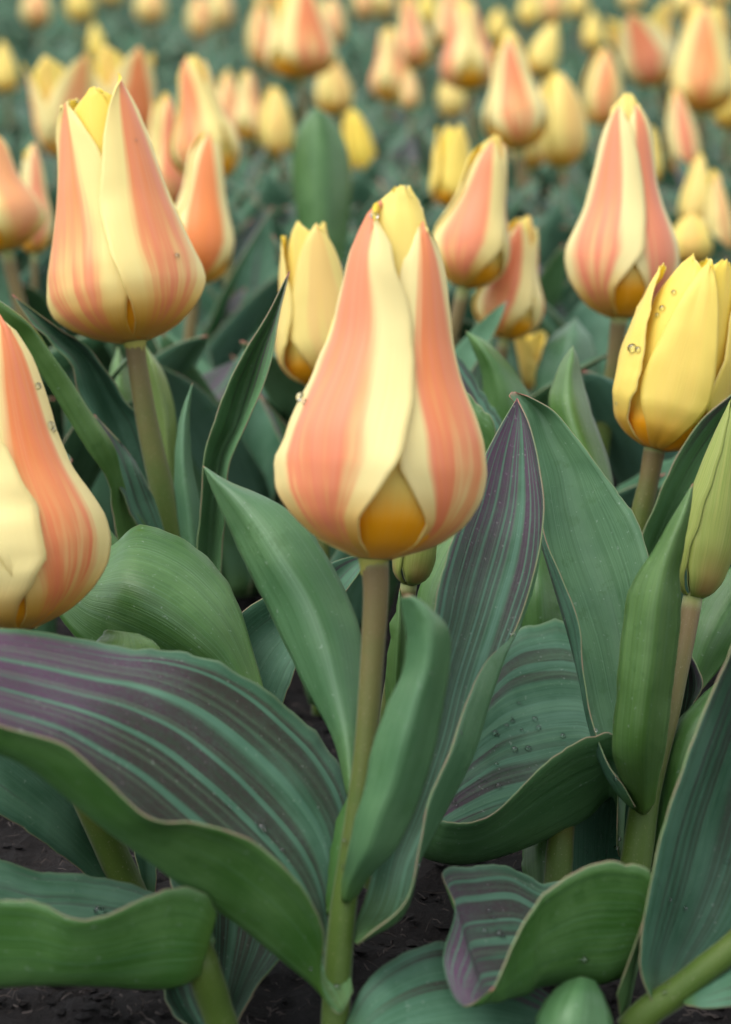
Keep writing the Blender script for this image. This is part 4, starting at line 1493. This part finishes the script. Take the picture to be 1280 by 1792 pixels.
def droplet(x, y, rpx, label, squash=.9):
    o0 = Vector(C_POS)
    dr = Vector(at(x, y, 1.0) - C_POS).normalized()
    hit, loc, nor, idx, ob, mx = SC.ray_cast(DG, o0 + dr * .05, dr, distance=2.0)
    if not hit or ob.name.startswith('ground'):
        return
    if nor.dot(dr) > 0:
        nor = -nor
    dd = (loc - o0).dot(Vector(C_FWD))
    r = rpx * dd / F_PX
    o = bpy.data.objects.new('water_droplet', dme)
    COL.objects.link(o)
    o.location = loc + nor * r * .22
    o.rotation_euler = nor.to_track_quat('Z', 'Y').to_euler()
    o.scale = (r, r * rb.uniform(.85, 1.0), r * squash)
    tag(o, label, 'water droplet', DROPS)


L1 = 'water droplet among the scatter on the dark cupped leaf'
for (x, y, r) in ((866, 1283, 6), (870, 1287, 4), (886, 1271, 5), (897, 1263, 4), (896, 1257, 3), (936, 1259, 5.5), (942, 1274, 5), (985, 1288, 5), (924, 1310, 6), (900, 1312, 6), (872, 1376, 6),
                  (869, 1338, 4), (869, 1306, 3), (850, 1366, 3), (839, 1363, 2.5), (823, 1363, 2.5), (795, 1404, 4), (800, 1410, 3), (908, 1231, 3.5), (913, 1278, 3)):
    droplet(x, y, r, L1)
L2 = 'water droplet on the purple inside of the curled leaf'
for (x, y, r) in ((856, 1594, 6), (864, 1606, 5), (848, 1630, 6), (874, 1634, 8), (880, 1640, 5), (833, 1732, 3)):
    droplet(x, y, r, L2)
droplet(458, 1449, 9, 'larger water droplet on the broad striped leaf')
L3 = 'tiny water droplet on the broad striped leaf'
for (x, y, r) in ((493, 1488, 4.5), (402, 1412, 4), (385, 1251, 2.5), (109, 1281, 3), (447, 1441, 3)):
    droplet(x, y, r, L3)
droplet(174, 1596, 10, 'round droplet resting on the rim of the trough-shaped leaf', .95)
L4 = 'water droplet on a left edge petal of the slender opening yellow tulip'
for (x, y, r) in ((1108, 610, 9), (1118, 612, 6), (1180, 512, 5), (1160, 540, 6), (1152, 552, 5), (1080, 706, 3)):
    droplet(x, y, r, L4)
L5 = 'water droplet clinging to the sharp streaked tulip'
for (x, y, r) in ((77, 474, 8), (112, 574, 9), (136, 180, 5), (309, 448, 5), (238, 246, 3)):
    droplet(x, y, r, L5)
L6 = 'water droplet on the large coral-banded flower'
for (x, y, r) in ((606, 448, 8), (600, 470, 8), (655, 378, 8), (528, 696, 9), (535, 704, 6)):
    droplet(x, y, r, L6)
L7 = 'tiny water droplet on the tall leaf beside the slanting stem'
for (x, y, r) in ((1272, 1508, 5), (1172, 1574, 4), (1198, 1589, 5), (1154, 1549, 3), (1164, 1737, 5), (1170, 1722, 3)):
    droplet(x, y, r, L7)
L8 = 'water droplet on the folded margin of a leaf'
for (x, y, r) in ((898, 1110, 5), (806, 1283, 4), (1078, 1362, 5), (1042, 1278, 4), (545, 1695, 4), (590, 1728, 6), (731, 1514, 4), (605, 1472, 5), (600, 1516, 4), (1022, 1678, 8), (660, 1576, 3)):
    droplet(x, y, r, L8)
L9 = 'droplet on the leaf just behind the green bud stem'
for (x, y, r) in ((1068, 1430, 5), (1078, 1443, 4), (1052, 1464, 6), (1083, 1468, 5), (1080, 1482, 5), (1025, 1492, 4), (1062, 1492, 4)):
    droplet(x, y, r, L9)
L10 = 'water droplet on the red-flamed tulip with crumpled cream petal'
for (x, y, r) in ((66, 676, 7), (88, 745, 8), (93, 752, 6)):
    droplet(x, y, r, L10)
droplet(312, 150, 10, 'round droplet hanging on the tall coral-sided yellow tulip', .9)
